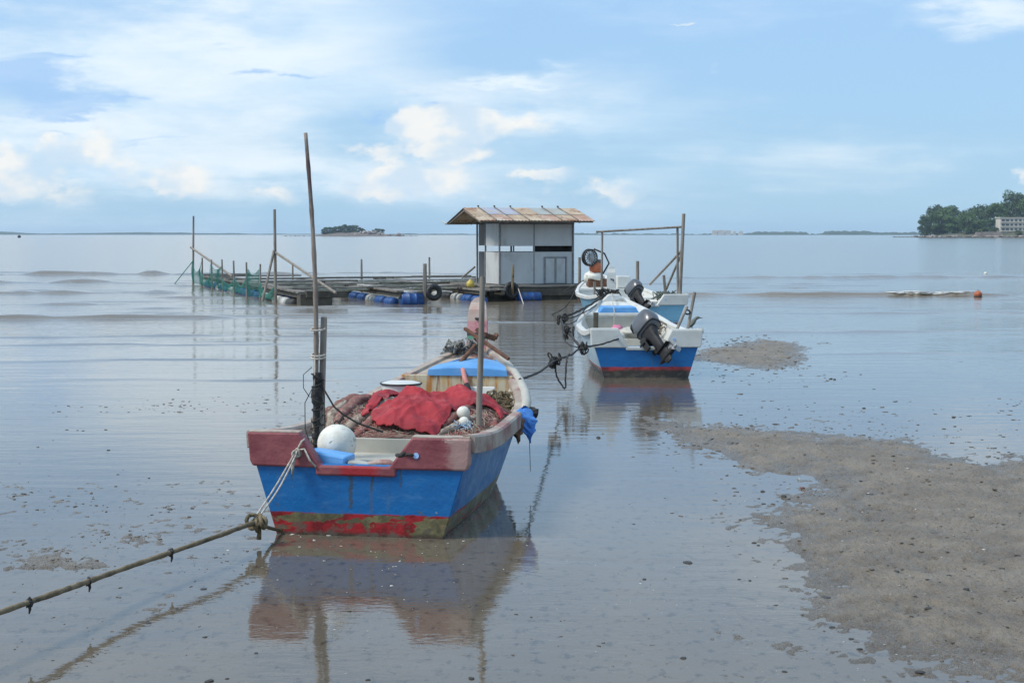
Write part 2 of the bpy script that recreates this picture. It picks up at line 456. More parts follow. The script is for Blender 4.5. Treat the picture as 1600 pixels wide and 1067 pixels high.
MT['orange'] = mat('faded_orange', (.48, .13, .045), (.36, .10, .05), 8, .6, stain=(.06, .05, .04), stain_scale=7, stain_lo=.56, stain_hi=.66)
MT['bag_blue'] = mat('blue_plastic_bag', (.05, .20, .62), (.08, .27, .70), 6, .4, bump=.01, bscale=20)
MT['bag_brown'] = mat('brown_cloth', (.23, .13, .07), (.16, .10, .07), 8, .9)
MT['pink'] = mat('pink_cloth', (.62, .22, .32), (.55, .18, .28), 8, .9)
MT['salmon'] = mat('salmon_tube', (.60, .24, .20), (.50, .20, .17), 12, .6)
MT['feather'] = mat('grey_green_feather', (.12, .135, .115), (.17, .18, .155), 30, .9)
MT['beak'] = mat('dark_beak', (.05, .05, .04), (.10, .10, .06), 20, .6)
MT['rock_pink'] = mat('pinkish_granite', (.34, .28, .24), (.24, .20, .175), .35, .85, bump=.15, bscale=1.2, stain=(.12, .10, .085), stain_scale=.25, stain_lo=.5, stain_hi=.7)
MT['rock_dark'] = mat('dark_wet_rock', (.12, .095, .08), (.18, .145, .12), .4, .8, bump=.1)
MT['leaf_a'] = mat('leaf_green', (.050, .10, .026), (.085, .14, .038), .25, .75)
MT['leaf_b'] = mat('dark_leaf_green', (.028, .058, .026), (.05, .085, .034), .25, .75)
MT['bark'] = mat('bark', (.20, .17, .14), (.12, .10, .08), 2, .9)
MT['concrete'] = mat('pale_wall_render', (.62, .58, .50), (.54, .50, .43), .2, .8)
MT['window'] = mat('dark_window', (.04, .045, .05), (.07, .075, .08), 1, .3)
MT['land'] = mat('shore_earth', (.075, .10, .055), (.13, .12, .085), .1, .9)
MT['far_wood'] = mat('far_woodland', (.035, .06, .035), (.055, .08, .045), .02, .9)
MT['stone'] = mat('wet_dark_stone', (.035, .035, .033), (.075, .07, .062), 14, .5, bump=.004, bscale=40)
MT['shell'] = mat('pale_shell', (.62, .58, .52), (.45, .42, .38), 20, .5)
MT['debris'] = mat('dark_mud_lump', (.07, .058, .043), (.15, .122, .09), 6, .7, bump=.01, bscale=40)
MT['foam'] = mat('sea_foam', (.75, .75, .72), (.55, .53, .48), 6, .8, bump=.02)

# rusted white bulkhead: orange streaks running down
def rust_panel(name):
    m, n, b = newmat(name)
    co = n.n('ShaderNodeTexCoord').outputs['Object']
    s = n.noise(n.vm('MULTIPLY', co, (9, 9, 1.3)), 1.0, 8, .68)
    c = n.mix(n.mr(s, .45, .62), (.58, .52, .37), (.46, .19, .045))
    c = n.mix(n.mr(n.noise(n.vm('MULTIPLY', co, (3, 3, 5)), 2.0, 6, .6), .52, .66, 0, .6), c, (.60, .42, .16))
    c = n.mix(n.mr(n.noise(n.vm('MULTIPLY', co, (14, 14, 1.2)), 1.0, 7, .6), .56, .66), c, (.22, .08, .025))
    n.put(b.inputs['Base Color'], c); b.inputs['Roughness'].default_value = .7
    return m
MT['rust_panel'] = rust_panel('rust_streaked_panel')
def cap_mat(name):
    m, n, b = newmat(name)
    co = n.n('ShaderNodeTexCoord').outputs['Object']
    x, y, z = n.xyz(co)
    f = n.noise(n.vm('MULTIPLY', co, (1, 1, 2.2)), 3.2, 8, .62)
    c = n.mix(n.mr(f, .34, .66), (.19, .040, .050), (.30, .085, .090))
    ed = n.noise(n.vm('ADD', n.vm('MULTIPLY', co, (2, 2, 4)), (4, 1, 7)), 4, 8, .66)
    worn = n.m('ADD', n.mr(ed, .45, .75, -.2, .55), n.mr(z, .64, .72, 0, .42))
    c = n.mix(n.mr(worn, .38, .55, 0, .8), c, (.47, .33, .29))
    right = n.mr(n.m('ADD', x, n.m('MULTIPLY', n.m('SUBTRACT', f, .5), .3)), .60, .70, 0, .55)
    c = n.mix(right, c, (.48, .36, .31))
    mid = n.m('MULTIPLY', n.mr(n.m('ABSOLUTE', n.m('ADD', x, n.m('MULTIPLY', n.m('SUBTRACT', ed, .5), .16))), .17, .09), n.mr(z, .53, .49))
    c = n.mix(n.m('MULTIPLY', mid, .9), c, (.36, .012, .018))
    c = n.mix(n.mr(n.noise(co, 38, 5, .6), .62, .72, 0, .6), c, (.09, .03, .03))
    n.put(b.inputs['Base Color'], c)
    n.put(b.inputs['Roughness'], n.mr(f, .3, .7, .42, .7))
    bn = n.n('ShaderNodeBump'); bn.inputs['Distance'].default_value = .006
    n.put(bn.inputs['Height'], n.noise(co, 18, 7, .6)); n.put(b.inputs['Normal'], bn.outputs[0])
    return m
MT['maroon'] = cap_mat('worn_maroon_cap')
def stem_mat(name):
    m, n, b = newmat(name)
    co = n.n('ShaderNodeTexCoord').outputs['Object']
    z = n.xyz(co)[2]
    zz = n.m('ADD', z, n.m('MULTIPLY', n.m('SUBTRACT', n.noise(co, 9, 6), .5), .02))
    nz = n.mr(n.noise(co, 8, 7, .65), .42, .62)
    c = n.mix(nz, (.50, .19, .21), (.58, .30, .30))
    for z0, z1, col in ((1.08, 1.115, (.10, .30, .20)), (1.115, 1.15, (.04, .05, .055))):
        k = n.m('MULTIPLY', n.mr(zz, z0 - .003, z0 + .003), n.mr(zz, z1 + .003, z1 - .003, 0, 1))
        k = n.m('MULTIPLY', n.mr(zz, z0 - .003, z0 + .003), n.m('SUBTRACT', 1.0, n.mr(zz, z1 - .003, z1 + .003)))
        c = n.mix(k, c, col)
    c = n.mix(n.mr(zz, 1.25, 1.27), c, n.mix(nz, (.50, .34, .28), (.52, .42, .36)))
    n.put(b.inputs['Base Color'], c); b.inputs['Roughness'].default_value = .6
    return m
MT['stem_pink'] = stem_mat('striped_pink_stem')
MT['hull1'] = hull_mat('blue_red_hull', (.002, .112, .335), (.004, .14, .39), (.36, .012, .016), (.055, .035, .022), .158, .022, peel=(.19, .165, .075), peel_amt=.505)
MT['hull2'] = hull_mat('blue_thin_red_hull', (.003, .118, .35), (.006, .145, .40), (.42, .045, .05), (.05, .038, .03), .16, .115, peel=None)
MT['hull3'] = hull_mat('pale_blue_hull', (.16, .38, .54), (.20, .43, .58), (.22, .05, .05), (.05, .045, .04), .05, .03, peel=None)
MT['hull2side'] = hull_mat('pale_side_hull', (.36, .50, .60), (.45, .56, .63), (.34, .09, .08), (.05, .045, .04), .14, .10, peel=None)

# ---------------------------------------------------------------- sea and mudflat
def sea_mat():
    m, n, b = newmat('shallow_muddy_water')
    co = n.n('ShaderNodeTexCoord').outputs['Object']
    x, y, z = n.xyz(co)
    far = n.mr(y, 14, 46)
    blot = n.noise(n.vm('MULTIPLY', co, (.25, .12, 1)), 1, 5, .55)
    col = n.mix(n.mr(blot, .35, .65), (.110, .090, .066), (.150, .124, .090))
    gr = n.noise(n.vm('MULTIPLY', co, (2.2, 1.4, 1)), 6, 8, .68)
    col = n.mix(n.m('MULTIPLY', n.mr(gr, .52, .66), .75), col, (.045, .038, .028))
    col = n.mix(n.mr(n.noise(co, 42, 4, .6), .63, .72, 0, .6), col, (.26, .22, .17))
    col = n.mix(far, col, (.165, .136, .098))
    n.put(b.inputs['Base Color'], col)
    rip = n.noise(n.vm('MULTIPLY', co, (.55, 2.4, 1)), 1.0, 3, .5, .25)
    patch = n.mr(n.noise(n.vm('MULTIPLY', co, (.12, .2, 1)), 1.0, 4, .5), .35, .65)
    fine_ = n.noise(n.vm('MULTIPLY', co, (2.5, 7, 1)), 1.0, 3, .5)
    tiny = n.noise(n.vm('MULTIPLY', co, (14, 26, 1)), 1.0, 2, .5)
    hgt = n.m('ADD', n.m('MULTIPLY', rip, n.mr(y, 12, 60, .0040, .030)), n.m('MULTIPLY', fine_, n.mr(y, 8, 45, .0008, .010)))
    hgt = n.m('ADD', hgt, n.m('MULTIPLY', tiny, n.m('MULTIPLY', patch, n.mr(y, 9, 20, .0011, .0005))))
    bn = n.n('ShaderNodeBump'); bn.inputs['Strength'].default_value = 1.0; bn.inputs['Distance'].default_value = 1.0
    n.put(bn.inputs['Height'], hgt); n.put(b.inputs['Normal'], bn.outputs[0])
    n.put(b.inputs['Roughness'], n.mr(y, 8, 60, .045, .12))
    b.inputs['IOR'].default_value = 1.42
    return m
ridges = [  # (distance, x from, x to, height, front width, back width, slant per metre)
    (38.3, -15.5, -7.6, .075, .22, .9, .06), (39.2, -9.5, -1.2, .045, .25, .9, .04), (36.2, -4.5, 1.0, .03, .25, .8, .02),
    (54.5, -22, -12.5, .10, .3, 1.3, .05), (66, -30, -17, .10, .35, 1.6, .02), (52.5, 5.5, 16.8, .085, .25, 1.1, .03),
    (80, -34, -12, .12, .5, 2.0, .02), (74, 8, 34, .08, .5, 2.0, .01), (46, -15, -11, .04, .25, .8, .0), (43.5, -7, -2.0, .04, .25, .8, .03),
    (22.0, -6.2, -3.0, .016, .09, .5, .13), (25.5, -9, -2.4, .014, .12, .6, .05), (29, -10, -4, .016, .15, .7, .03), (31.5, -11, -1.5, .02, .18, .7, .03),
    (24.0, -3.2, -.6, .010, .10, .5, .1), (27, 5, 10, .010, .12, .6, .02), (33, 6, 14, .012, .2, .8, .0), (41, 9, 20, .02, .2, .9, .0)]
rwv = random.Random(8)
for k in range(70):
    left = rwv.random() < .62
    d_ = rwv.uniform(28, 85); xc = rwv.uniform(-.33, -.02) * d_ if left else rwv.uniform(.10, .33) * d_
    ln = rwv.uniform(.02, .07) * d_
    ridges.append((d_, xc - ln, xc + ln, rwv.uniform(.010, .034) * (.6 + d_ / 90) * (1 if left else .55), rwv.uniform(.12, .3), rwv.uniform(.5, 1.2), rwv.uniform(-.03, .06)))
def sea_height(x, y):
    z = np.zeros_like(x)
    for i, (d, xa, xb, h, fw, bw, sl) in enumerate(ridges):
        yc = d + (x - (xa + xb) / 2) * sl + 1.0 * fbm(x * .35 + i * 9.1, x * 0 + i, 5 + i, 3)
        amp = h * sstep(xa - 1.5, xa + 1.5, x) * (1 - sstep(xb - 1.5, xb + 1.5, x)) * np.clip(1.1 + 2.6 * fbm(x * .9, x * 0 + 3 * i, 31 + i, 3), 0.1, 1.8)
        t = y - yc
        z += amp * np.where(t < 0, np.exp(-(t / fw) ** 2), np.exp(-(t / bw) ** 2))
    z += .018 * fbm(x * .25, y * .9, 77, 3) * sstep(24, 45, y) * (1 - sstep(100, 160, y))
    return z
ys = np.concatenate([np.array([-60, -20, 0]), np.arange(4, 19, 1.5), np.arange(19, 60, .11), np.arange(60, 90, .25), np.arange(90, 160, 2.0),
                     np.array([160, 180, 210, 260, 330, 450, 650, 1000, 1600, 2600, 4200, 6500, 9500])])
xs = np.concatenate([-np.array([9500, 5000, 2500, 1200, 600, 300, 150, 90, 60]), np.arange(-42, 42.1, .45), np.array([60, 90, 150, 300, 600, 1200, 2500, 5000, 9500])])
XX, YY = np.meshgrid(xs, ys, indexing='ij')
ZZ = sea_height(XX, YY)
def fast_grid(name, P):
    nu, nv = P.shape[:2]
    me = bpy.data.meshes.new(name)
    idx = np.arange(nu * nv).reshape(nu, nv)
    q = np.stack([idx[:-1, :-1], idx[1:, :-1], idx[1:, 1:], idx[:-1, 1:]], -1).reshape(-1, 4)
    me.from_pydata(P.reshape(-1, 3).tolist(), [], q.tolist())
    me.shade_smooth(); me.update()
    return me
sea = structure(obj('sea', fast_grid('sea', np.stack([XX, YY, ZZ], -1)), sea_mat()))

# mudflat: banks that stand a few centimetres out of the film of water
def G(pts): return np.array([[ground(*p).x, ground(*p).y] for p in pts])
bank_main = G([(1010, 652), (1080, 668), (1180, 672), (1330, 682), (1425, 692), (1465, 714), (1530, 724), (1600, 716), (1760, 700), (1900, 1000), (1800, 1120), (1640, 1064), (1520, 1040), (1400, 1008), (1300, 966), (1268, 905), (1230, 850), (1205, 815), (1225, 790), (1300, 775), (1290, 745), (1180, 735), (1110, 700), (1040, 668)])
bank_far = G([(1085, 560), (1100, 546), (1150, 538), (1190, 531), (1240, 536), (1262, 548), (1266, 556), (1240, 570), (1215, 578), (1160, 572), (1110, 566)])
patch_l = G([(20, 872), (60, 856), (125, 860), (120, 880), (60, 888)])
patch_l2 = G([(95, 884), (130, 878), (150, 885), (110, 894)])
patch_l3 = G([(205, 838), (250, 832), (245, 845), (212, 848)])
def sdf(poly, x, y, ky=.4):
    P = poly * np.array([1, ky]); X = x; Y = y * ky
    d = np.full(X.shape, 1e9); inside = np.zeros(X.shape, bool)
    n = len(P)
    for i in range(n):
        a, b = P[i], P[(i + 1) % n]
        ex, ey = b - a
        t = np.clip(((X - a[0]) * ex + (Y - a[1]) * ey) / (ex * ex + ey * ey), 0, 1)
        d = np.minimum(d, np.hypot(X - a[0] - t * ex, Y - a[1] - t * ey))
        c = ((a[1] > Y) != (b[1] > Y)) & (X < (b[0] - a[0]) * (Y - a[1]) / (b[1] - a[1] + 1e-12) + a[0])
        inside ^= c
    return np.where(inside, d, -d)
def mud_height(x, y):
    f1 = fbm(x * 1.3, y * .8, 3, 5, .55)
    f2 = fbm(x * 7, y * 5, 11, 4, .6)
    f3 = fbm(x * 22, y * 16, 23, 3, .6)
    h = np.full(x.shape, -.06)
    for poly, k in ((bank_main, 1.0), (bank_far, .8), (patch_l, .35), (patch_l2, .25), (patch_l3, .25)):
        s = sdf(poly, x, y) + .38 * k * f1
        hh = np.where(s > 0, .020 * (1 - np.exp(-s / .25)) + .012 * np.clip(s, 0, 1.5), np.maximum(.027 * s / (.75 * k + .12), -.05))
        h = np.maximum(h, hh)
    spots = fbm(x * .5 + 40, y * .35, 57, 3)
    h = np.maximum(h, -.0205 + .10 * np.clip(spots - .0, 0, .14) * (1 - .6 * sstep(16, 26, y)))
    rd = 1 - np.abs(fbm(x * 5, y * 3.5, 71, 3)) * 5
    h = h + (.026 + .022 * sstep(0, .02, h)) * f2 + .026 * f3 + .010 * np.clip(rd, -.5, 1) * sstep(-.005, .02, h)
    return h
my = [5.2]
while my[-1] < 40: my.append(my[-1] + .0016 * my[-1] ** 1.35)
my = np.array(my)
tx = np.linspace(-.5, .5, 680)
MX, MY = tx[:, None] * my[None, :], np.broadcast_to(my[None, :], (len(tx), len(my)))
MZ = mud_height(MX, MY)
MZ = np.where(MY > 36, MZ - .05 * (MY - 36), MZ)
def mud_mat():
    m, n, b = newmat('wet_grey_mud')
    co = n.n('ShaderNodeTexCoord').outputs['Object']
    z = n.xyz(co)[2]
    f = n.noise(co, 2.0, 8, .62)
    g = n.noise(co, 24, 6, .65)
    c = n.mix(n.mr(f, .33, .67), (.195, .158, .117), (.272, .226, .172))
    c = n.mix(n.mr(g, .58, .72, 0, .7), c, (.105, .090, .072))
    c = n.mix(n.mr(n.noise(n.vm('ADD', co, (5, 9, 2)), 30, 5, .6), .66, .74, 0, .5), c, (.36, .33, .28))
    c = n.mix(n.mr(n.noise(co, 75, 4, .6), .60, .68, 0, .75), c, (.07, .058, .045))
    c = n.mix(n.mr(n.noise(n.vm('ADD', co, (3, 3, 3)), 11, 6, .7), .60, .72, 0, .6), c, (.10, .083, .062))
    wet = n.mr(n.m('ADD', z, n.m('MULTIPLY', n.m('SUBTRACT', f, .5), .02)), .004, .03)
    c = n.mix(wet, n.mix(1.0, c, (.72, .70, .68), 'MULTIPLY'), c)
    n.put(b.inputs['Base Color'], c)
    n.put(b.inputs['Roughness'], n.m('ADD', n.mr(wet, 0, 1, .22, .55), n.m('MULTIPLY', n.m('SUBTRACT', g, .5), .3)))
    bn = n.n('ShaderNodeBump'); b.inputs['Specular IOR Level'].default_value = .35
    bn.inputs['Strength'].default_value = 1; bn.inputs['Distance'].default_value = .04
    n.put(bn.inputs['Height'], n.noise(co, 34, 7, .65)); n.put(b.inputs['Normal'], bn.outputs[0])
    return m
mudflat = structure(obj('mudflat', fast_grid('mudflat', np.stack([MX, MY, MZ], -1)), mud_mat()))


# ---------------------------------------------------------------- boats
def curve(tab):
    """smooth interpolation through (u, value) pairs"""
    us = np.array([p[0] for p in tab]); vs = np.array([p[1] for p in tab])
    m = np.gradient(vs, us)
    def f(u):
        i = int(min(max(np.searchsorted(us, u) - 1, 0), len(us) - 2))
        h = us[i + 1] - us[i]; t = (u - us[i]) / h
        return float((2*t**3 - 3*t*t + 1) * vs[i] + (t**3 - 2*t*t + t) * h * m[i] + (-2*t**3 + 3*t*t) * vs[i+1] + (t**3 - t*t) * h * m[i+1])
    return f

class Boat:
    def __init__(b, name, label, loc, heading, L, wide, mats, group, stemtop=1.43):
        b.L, b.k = L, wide
        b.root = thing(name, label, 'boat', loc, -heading, group)
        b.M = mats
        b.g = curve([(0, .795 * wide), (.2, .79 * wide), (.36, .78 * wide), (.53, .755 * wide), (.67, .655 * wide), (.80, .465 * wide), (.92, .22 * wide), (1, .075)])
        b.c = curve([(0, .575 * wide), (.2, .60 * wide), (.4, .585 * wide), (.6, .46 * wide), (.78, .25 * wide), (.9, .11 * wide), (1, .03)])
        b.zs = curve([(0, .70), (.12, .645), (.24, .61), (.40, .608), (.56, .63), (.67, .70), (.80, .82), (.92, .95), (1, 1.02)])
        b.zb = lambda u: -.03 + .75 * max(0, u - .62) ** 2
        b.hull()
    def pos(b, side, u, t, inset=0):
        """point on the side of the hull: t = 0 at the chine, 1 at the gunwale"""
        g, c, zs, zb = b.g(u), b.c(u), b.zs(u), b.zb(u)
        x = c + (g - c) * (t ** .85) - inset
        s = u * b.L - .75 * (1 - t) * u ** 5
        return Vector((side * max(x, .006), s, zb + (zs - zb) * t))
    def hull(b):
        N = 44
        rows = []
        for i in range(N + 1):
            u = i / N
            ring = [b.pos(-1, u, 1 - k / 8) for k in range(9)]
            ring += [Vector((b.pos(-1, u, 0).x * q, b.pos(-1, u, 0).y, b.zb(u) - .02 * (1 - abs(q)))) for q in (.6, .2, -.2, -.6)]
            ring += [b.pos(1, u, k / 8) for k in range(9)]
            rows.append([tuple(q) for q in ring])
        obj('hull', MB().grid(np.array(rows)), b.M['side'], b.root, smooth=True, angle=38)
        # lining
        rows = []
        for i in range(N + 1):
            u = min(i / N, .985)
            tf = lambda z: (z - b.zb(u)) / (b.zs(u) - b.zb(u))
            t0 = max(.05, tf(.15))
            ts = [t0 + (1 - t0) * k / 6 for k in range(7)]
            ring = [b.pos(-1, u, t, .035) for t in reversed(ts)] + [b.pos(1, u, t, .035) for t in ts]
            rows.append([tuple(q) for q in ring])
        obj('lining', MB().grid(np.array(rows)[:, ::-1]), b.M['inner'], b.root, smooth=True, angle=38)
        # gunwale rails
        for sd in (-1, 1):
            mb = MB(); rows = []; lip = b.M.get('lip', .055)
            for i in range(N + 1):
                u = i / N; p = b.pos(sd, u, 1); wd = .055 if u < .93 else .055 * max(.35, (1 - u) / .07)
                x, y, z = p
                rows.append([(x + sd * .022, y, z - lip), (x + sd * .026, y, z + .012), (x + sd * .012, y, z + .026), (x - sd * wd, y, z + .026), (x - sd * (wd + .012), y, z + .01), (x - sd * (wd + .008), y, z - .045)])
            A = np.array(rows)
            if sd > 0: A = A[:, ::-1]
            mb.grid(A)
            mb.f.append(tuple(range(6)) if sd > 0 else tuple(range(5, -1, -1)))
            obj('gunwale', mb, b.M['rail'], b.root, smooth=True, angle=40)
    def halfw(b, u, z):
        t = (z - b.zb(u)) / (b.zs(u) - b.zb(u))
        p = b.pos(1, u, max(t, 0))
        return p.x
    def flat(b, name, u0, u1, z, thick, mat, n=10, follow=False, inset=.03, crown=0):
        rows_t, mb = [], MB()
        for i in range(n + 1):
            u = u0 + (u1 - u0) * i / n
            zz = (b.zs(u) + z) if follow else z
            hw = max(b.halfw(u, min(zz, b.zs(u))) - inset, .01)
            rows_t.append([(hw * q, u * b.L, zz + crown * (1 - q * q)) for q in (-1, -.5, 0, .5, 1)])
        T = np.array(rows_t); mb.grid(T[:, ::-1]); B = T.copy(); B[..., 2] -= thick; mb.grid(B)
        # front edge
        e = [tuple(q) for q in T[0]] + [tuple(q) for q in B[0][::-1]]
        mb.add(e, [tuple(range(len(e)))])
        return obj(name, mb, mat, b.root)
    def bulkhead(b, name, u, z0, z1, mat, thick=.03, follow=False):
        hw = lambda z: b.halfw(u, min(z, b.zs(u))) - .028
        poly = [(-hw(z0), z0), (hw(z0), z0), (hw((z0 + z1) / 2), (z0 + z1) / 2), (hw(z1), z1), (-hw(z1), z1), (-hw((z0 + z1) / 2), (z0 + z1) / 2)]
        return obj(name, MB().prism(poly, u * b.L, u * b.L + thick), mat, b.root, bevel=.006)
    def transom(b, notch=(-.27, .22), ears=(-.42, .385), zn=.49, trim=.425, hole=.58):
        k = b.k; zt = b.zs(0) + .015
        w49 = .575 * k + (.795 - .575) * k * (zn / .7) ** .85
        obj('transom', MB().prism([(-.575 * k - .012, -.045), (.575 * k + .012, -.045), (w49 + .012, zn + .01), (-w49 - .012, zn + .01)], -.022, .045), b.M['back'], b.root, bevel=.008)
        x0, x1 = notch[0] * k, notch[1] * k; e0, e1 = ears[0] * k, ears[1] * k
        poly = [(-.80 * k, zt + .005), (e0, zt + .005), (x0, zn + .005), (x1, zn + .005), (e1, zt - .01), (.80 * k, zt - .01), (.785 * k, zn + .03), (.765 * k, zn - .01),
                (x1 + .05, zn - .012), (x1 + .05, trim), (x0 - .035, trim), (x0 - .035, zn - .012), (-.765 * k, zn - .01), (-.785 * k, zn + .03)]
        cap = obj('transom_cap', MB().prism(poly[::-1], -.045, .06), b.M['cap'], b.root, bevel=.014)
        # pale worn top edge
        for (a, c) in (((-.80 * k + .01, zt + .007), (e0, zt + .007)), ((e1, zt - .008), (.80 * k - .01, zt - .008))):
            obj('cap_rail', MB().bar((a[0], .008, a[1]), (c[0], .008, c[1]), .09, .014), b.M['rail'], cap, bevel=.005)
        for x in ((e0 - .02), (e1 + .03)):
            obj('rope_hole', MB().lathe([(.021, 0), (.021, .006)], (x, -.046, hole), rotx(math.pi / 2), 14), MT['hole'], cap)
        return cap
    def stem(b, mat, w0=.085, w1=.07, top=1.43, hooks=True, y=None):
        y = y or b.L - .06
        rows = []
        zs = [b.zs(1) - .5, b.zs(1) - .1, b.zs(1) + .05, b.zs(1) + .25, top - .12, top - .05, top - .012, top]
        for i, z in enumerate(zs):
            wv = [w0 * 1.1, w0 * 1.15, w0, w0 * .97, w1, w1 * .8, w1 * .45, .006][i]
            d = .07 if i < 5 else .05
            yy = y + .12 * max(0, z - b.zs(1))
            rows.append([(-wv, yy - d, z), (wv, yy - d, z), (wv * .8, yy + d, z), (-wv * .8, yy + d, z), (-wv, yy - d, z)])
        st = obj('stem_post', MB().grid(np.array(rows)[:, ::-1]), mat, b.root, bevel=.008)
        if hooks:
            for z in (b.zs(1) + .08, b.zs(1) + .27):
                yy = y + .12 * (z - b.zs(1)) - .075
                obj('hook', MB().tube([(-.02, yy + .02, z + .015), (0, yy - .02, z + .02), (.035, yy - .02, z + .01), (.04, yy - .02, z - .02)], .010, 6), MT['black'], st)
        return st

MT['hole'] = mat('pale_blue_ring', (.36, .55, .88), (.40, .58, .88), 20, .5)
GB = 'fishing boats aground on the mudflat'
RV = lambda b, p: b.root.matrix_world @ Vector(p)
def world(b, p):
    return Vector(b.root.location) + rotz(b.root.rotation_euler.z) @ Vector(p)

# --- boat 1 : blue and red, loaded with net
c1_ = (ground(437, 833) + ground(690, 841)) / 2
B1 = Boat('fishing_boat', 'blue wooden fishing boat with maroon transom ears, heaped with red cloth and net', (c1_.x, c1_.y, 0), R(9.6), 4.45, 1.0,
          dict(lip=.10, side=MT['hull1'], inner=MT['cream'], rail=MT['cream_worn'], back=MT['hull1'], cap=MT['maroon']), GB)
b = B1
b.transom()
b.flat('aft_deck', .009, .225, .44, .03, MT['cream'])
b.bulkhead('well_bulkhead', .225, .12, .55, MT['cream'])
b.flat('floor', .23, .75, .14, .02, MT['cream'])
b.bulkhead('bow_bulkhead', .752, .12, .822, MT['rust_panel'])
b.flat('fore_deck', .760, .985, .0, .03, MT['cream_worn'], 14, follow=True, inset=.05, crown=.03)
# hatch: a shallow roofed lid
hz0 = .825
def lid(y, zz, hw, e=.02): return [(-hw + .1, y, hz0 + zz - e), (-hw / 2 + .1, y, hz0 + zz - e * .2), (.1, y, hz0 + zz), (hw / 2 + .1, y, hz0 + zz - e * .2), (hw + .1, y, hz0 + zz - e)]
hatch = obj('hatch_lid', MB().grid(np.array([lid(3.335, -.006, .37, 0), lid(3.34, .075, .36, .02), lid(3.52, .10, .31), lid(3.84, .115, .17), lid(3.87, .02, .17, 0)])[:, ::-1]), MT['blue_hatch'], b.root, bevel=.012)
for sd in (-1, 1):
    obj('hatch_side', MB().add([(.1 + sd * .365, 3.345, hz0 - .04), (.1 + sd * .355, 3.345, hz0 + .05), (.1 + sd * .305, 3.52, hz0 + .075), (.1 + sd * .165, 3.84, hz0 + .11), (.1 + sd * .18, 3.84, hz0 - .02)], [(0, 1, 2, 3, 4)]), MT['blue_hatch'], hatch)
# cream rubbing pole along the right bow gunwale, broken off at its end
obj('rubbing_pole', MB().tube([b.pos(1, u, 1) + Vector((.035, 0, .012)) for u in (.53, .60, .67, .74, .80, .86, .92)], [.042, .044, .042, .04, .038, .034, .03], 10), MT['cream'], b.root, smooth=True)
b.stem(MT['stem_pink'], .10, .088, 1.49, hooks=False)
obj('hook', MB().tube([(.0, 4.37, 1.27), (-.01, 4.33, 1.285), (.02, 4.33, 1.285), (.04, 4.33, 1.26)], .012, 6), MT['black'], b.root)
# poles: bamboo pole with joints, short square post and right-hand post
pts, rad = [], []
p0, p1 = Vector((-.52, .62, .36)), at(476, 208, 11.4)
inv = rotz(-b.root.rotation_euler.z)
p1 = inv @ (p1 - Vector(b.root.location))
for i in range(40):
    t = i / 39
    p = p0.lerp(p1, t) + Vector((.05 * math.sin(t * 3.0) , 0, 0))
    pts.append(p); rad.append((.0205 - .007 * t) * (1.16 if i % 5 == 0 else 1))
obj('bamboo_pole', MB().tube(pts, rad, 10), MT['bamboo'], b.root, smooth=True)
obj('short_post', MB().bar((-.478, .64, .36), (-.455, .70, 1.49), .042, .042), MT['wood_grey'], b.root, bevel=.008)
obj('side_post', MB().tube([(.56, 1.48, .3), (.565, 1.49, .8), (.58, 1.50, 1.3), (.588, 1.51, 1.77)], [.024, .024, .023, .021], 12), MT['wood_grey'], b.root, smooth=True, angle=40)
rr = random.Random(3)
sl = []
for k in range(30):
    z = .50 + k * .02
    sl.append((-.505 + .02 * (z - .5) + rr.uniform(-.004, .004), .635, z))
lash = MB().tube(sl, [.033 + rr.uniform(-.006, .006) + (.012 if 17 < k < 24 else 0) for k in range(30)], 12, sq=.8)
obj('lashing', lash, MT['rope_black'], b.root)
for k in range(9):
    z = .56 + k * .062 + rr.uniform(-.01, .01)
    obj('lashing_turn', MB().torus((-.50 + .02 * (z - .5), .64, z), .044 + rr.uniform(-.004, .008), .006, rotx(rr.uniform(-.45, .45)) @ roty(rr.uniform(-.5, .5)), 16, 6), MT['rope_black'], b.root, smooth=True)
tail = MB()
for (x, z, dx, dz, r_) in ((-.53, .96, -.05, -.42, .0035), (-.53, 1.12, -.06, -.22, .003), (-.46, 1.02, .03, -.5, .004)):
    tail.tube([(x, .63, z), (x + dx, .61, z + dz * .25), (x + dx, .61, z + dz * .7), (x + dx * .3, .62, z + dz)], r_, 5)
tail.tube([(-.45, .62, .98), (-.36, .62, .83), (-.29, .63, .77), (-.20, .7, .70), (-.05, .85, .62)], .007, 6)
tail.tube([(-.46, .62, .50), (-.36, .62, .66), (-.29, .63, .77)], .006, 6)
obj('rope_tail', tail, MT['rope_black'], b.root, smooth=True)
for z in (1.19, 1.21, 1.40):
    obj('twine', MB().torus((-.49, .66, z), .052, .007, rotx(.15), 14, 6), MT['rope_white'], b.root, smooth=True)
obj('twine', MB().tube([(-.50, .61, 1.20), (-.50, .605, 1.05), (-.51, .605, .93)], .006, 5), MT['rope_white'], b.root, smooth=True)

def put(b, o, p, rz=0):
    o.location = world(b, p); o.rotation_euler = (0, 0, b.root.rotation_euler.z + rz); return o

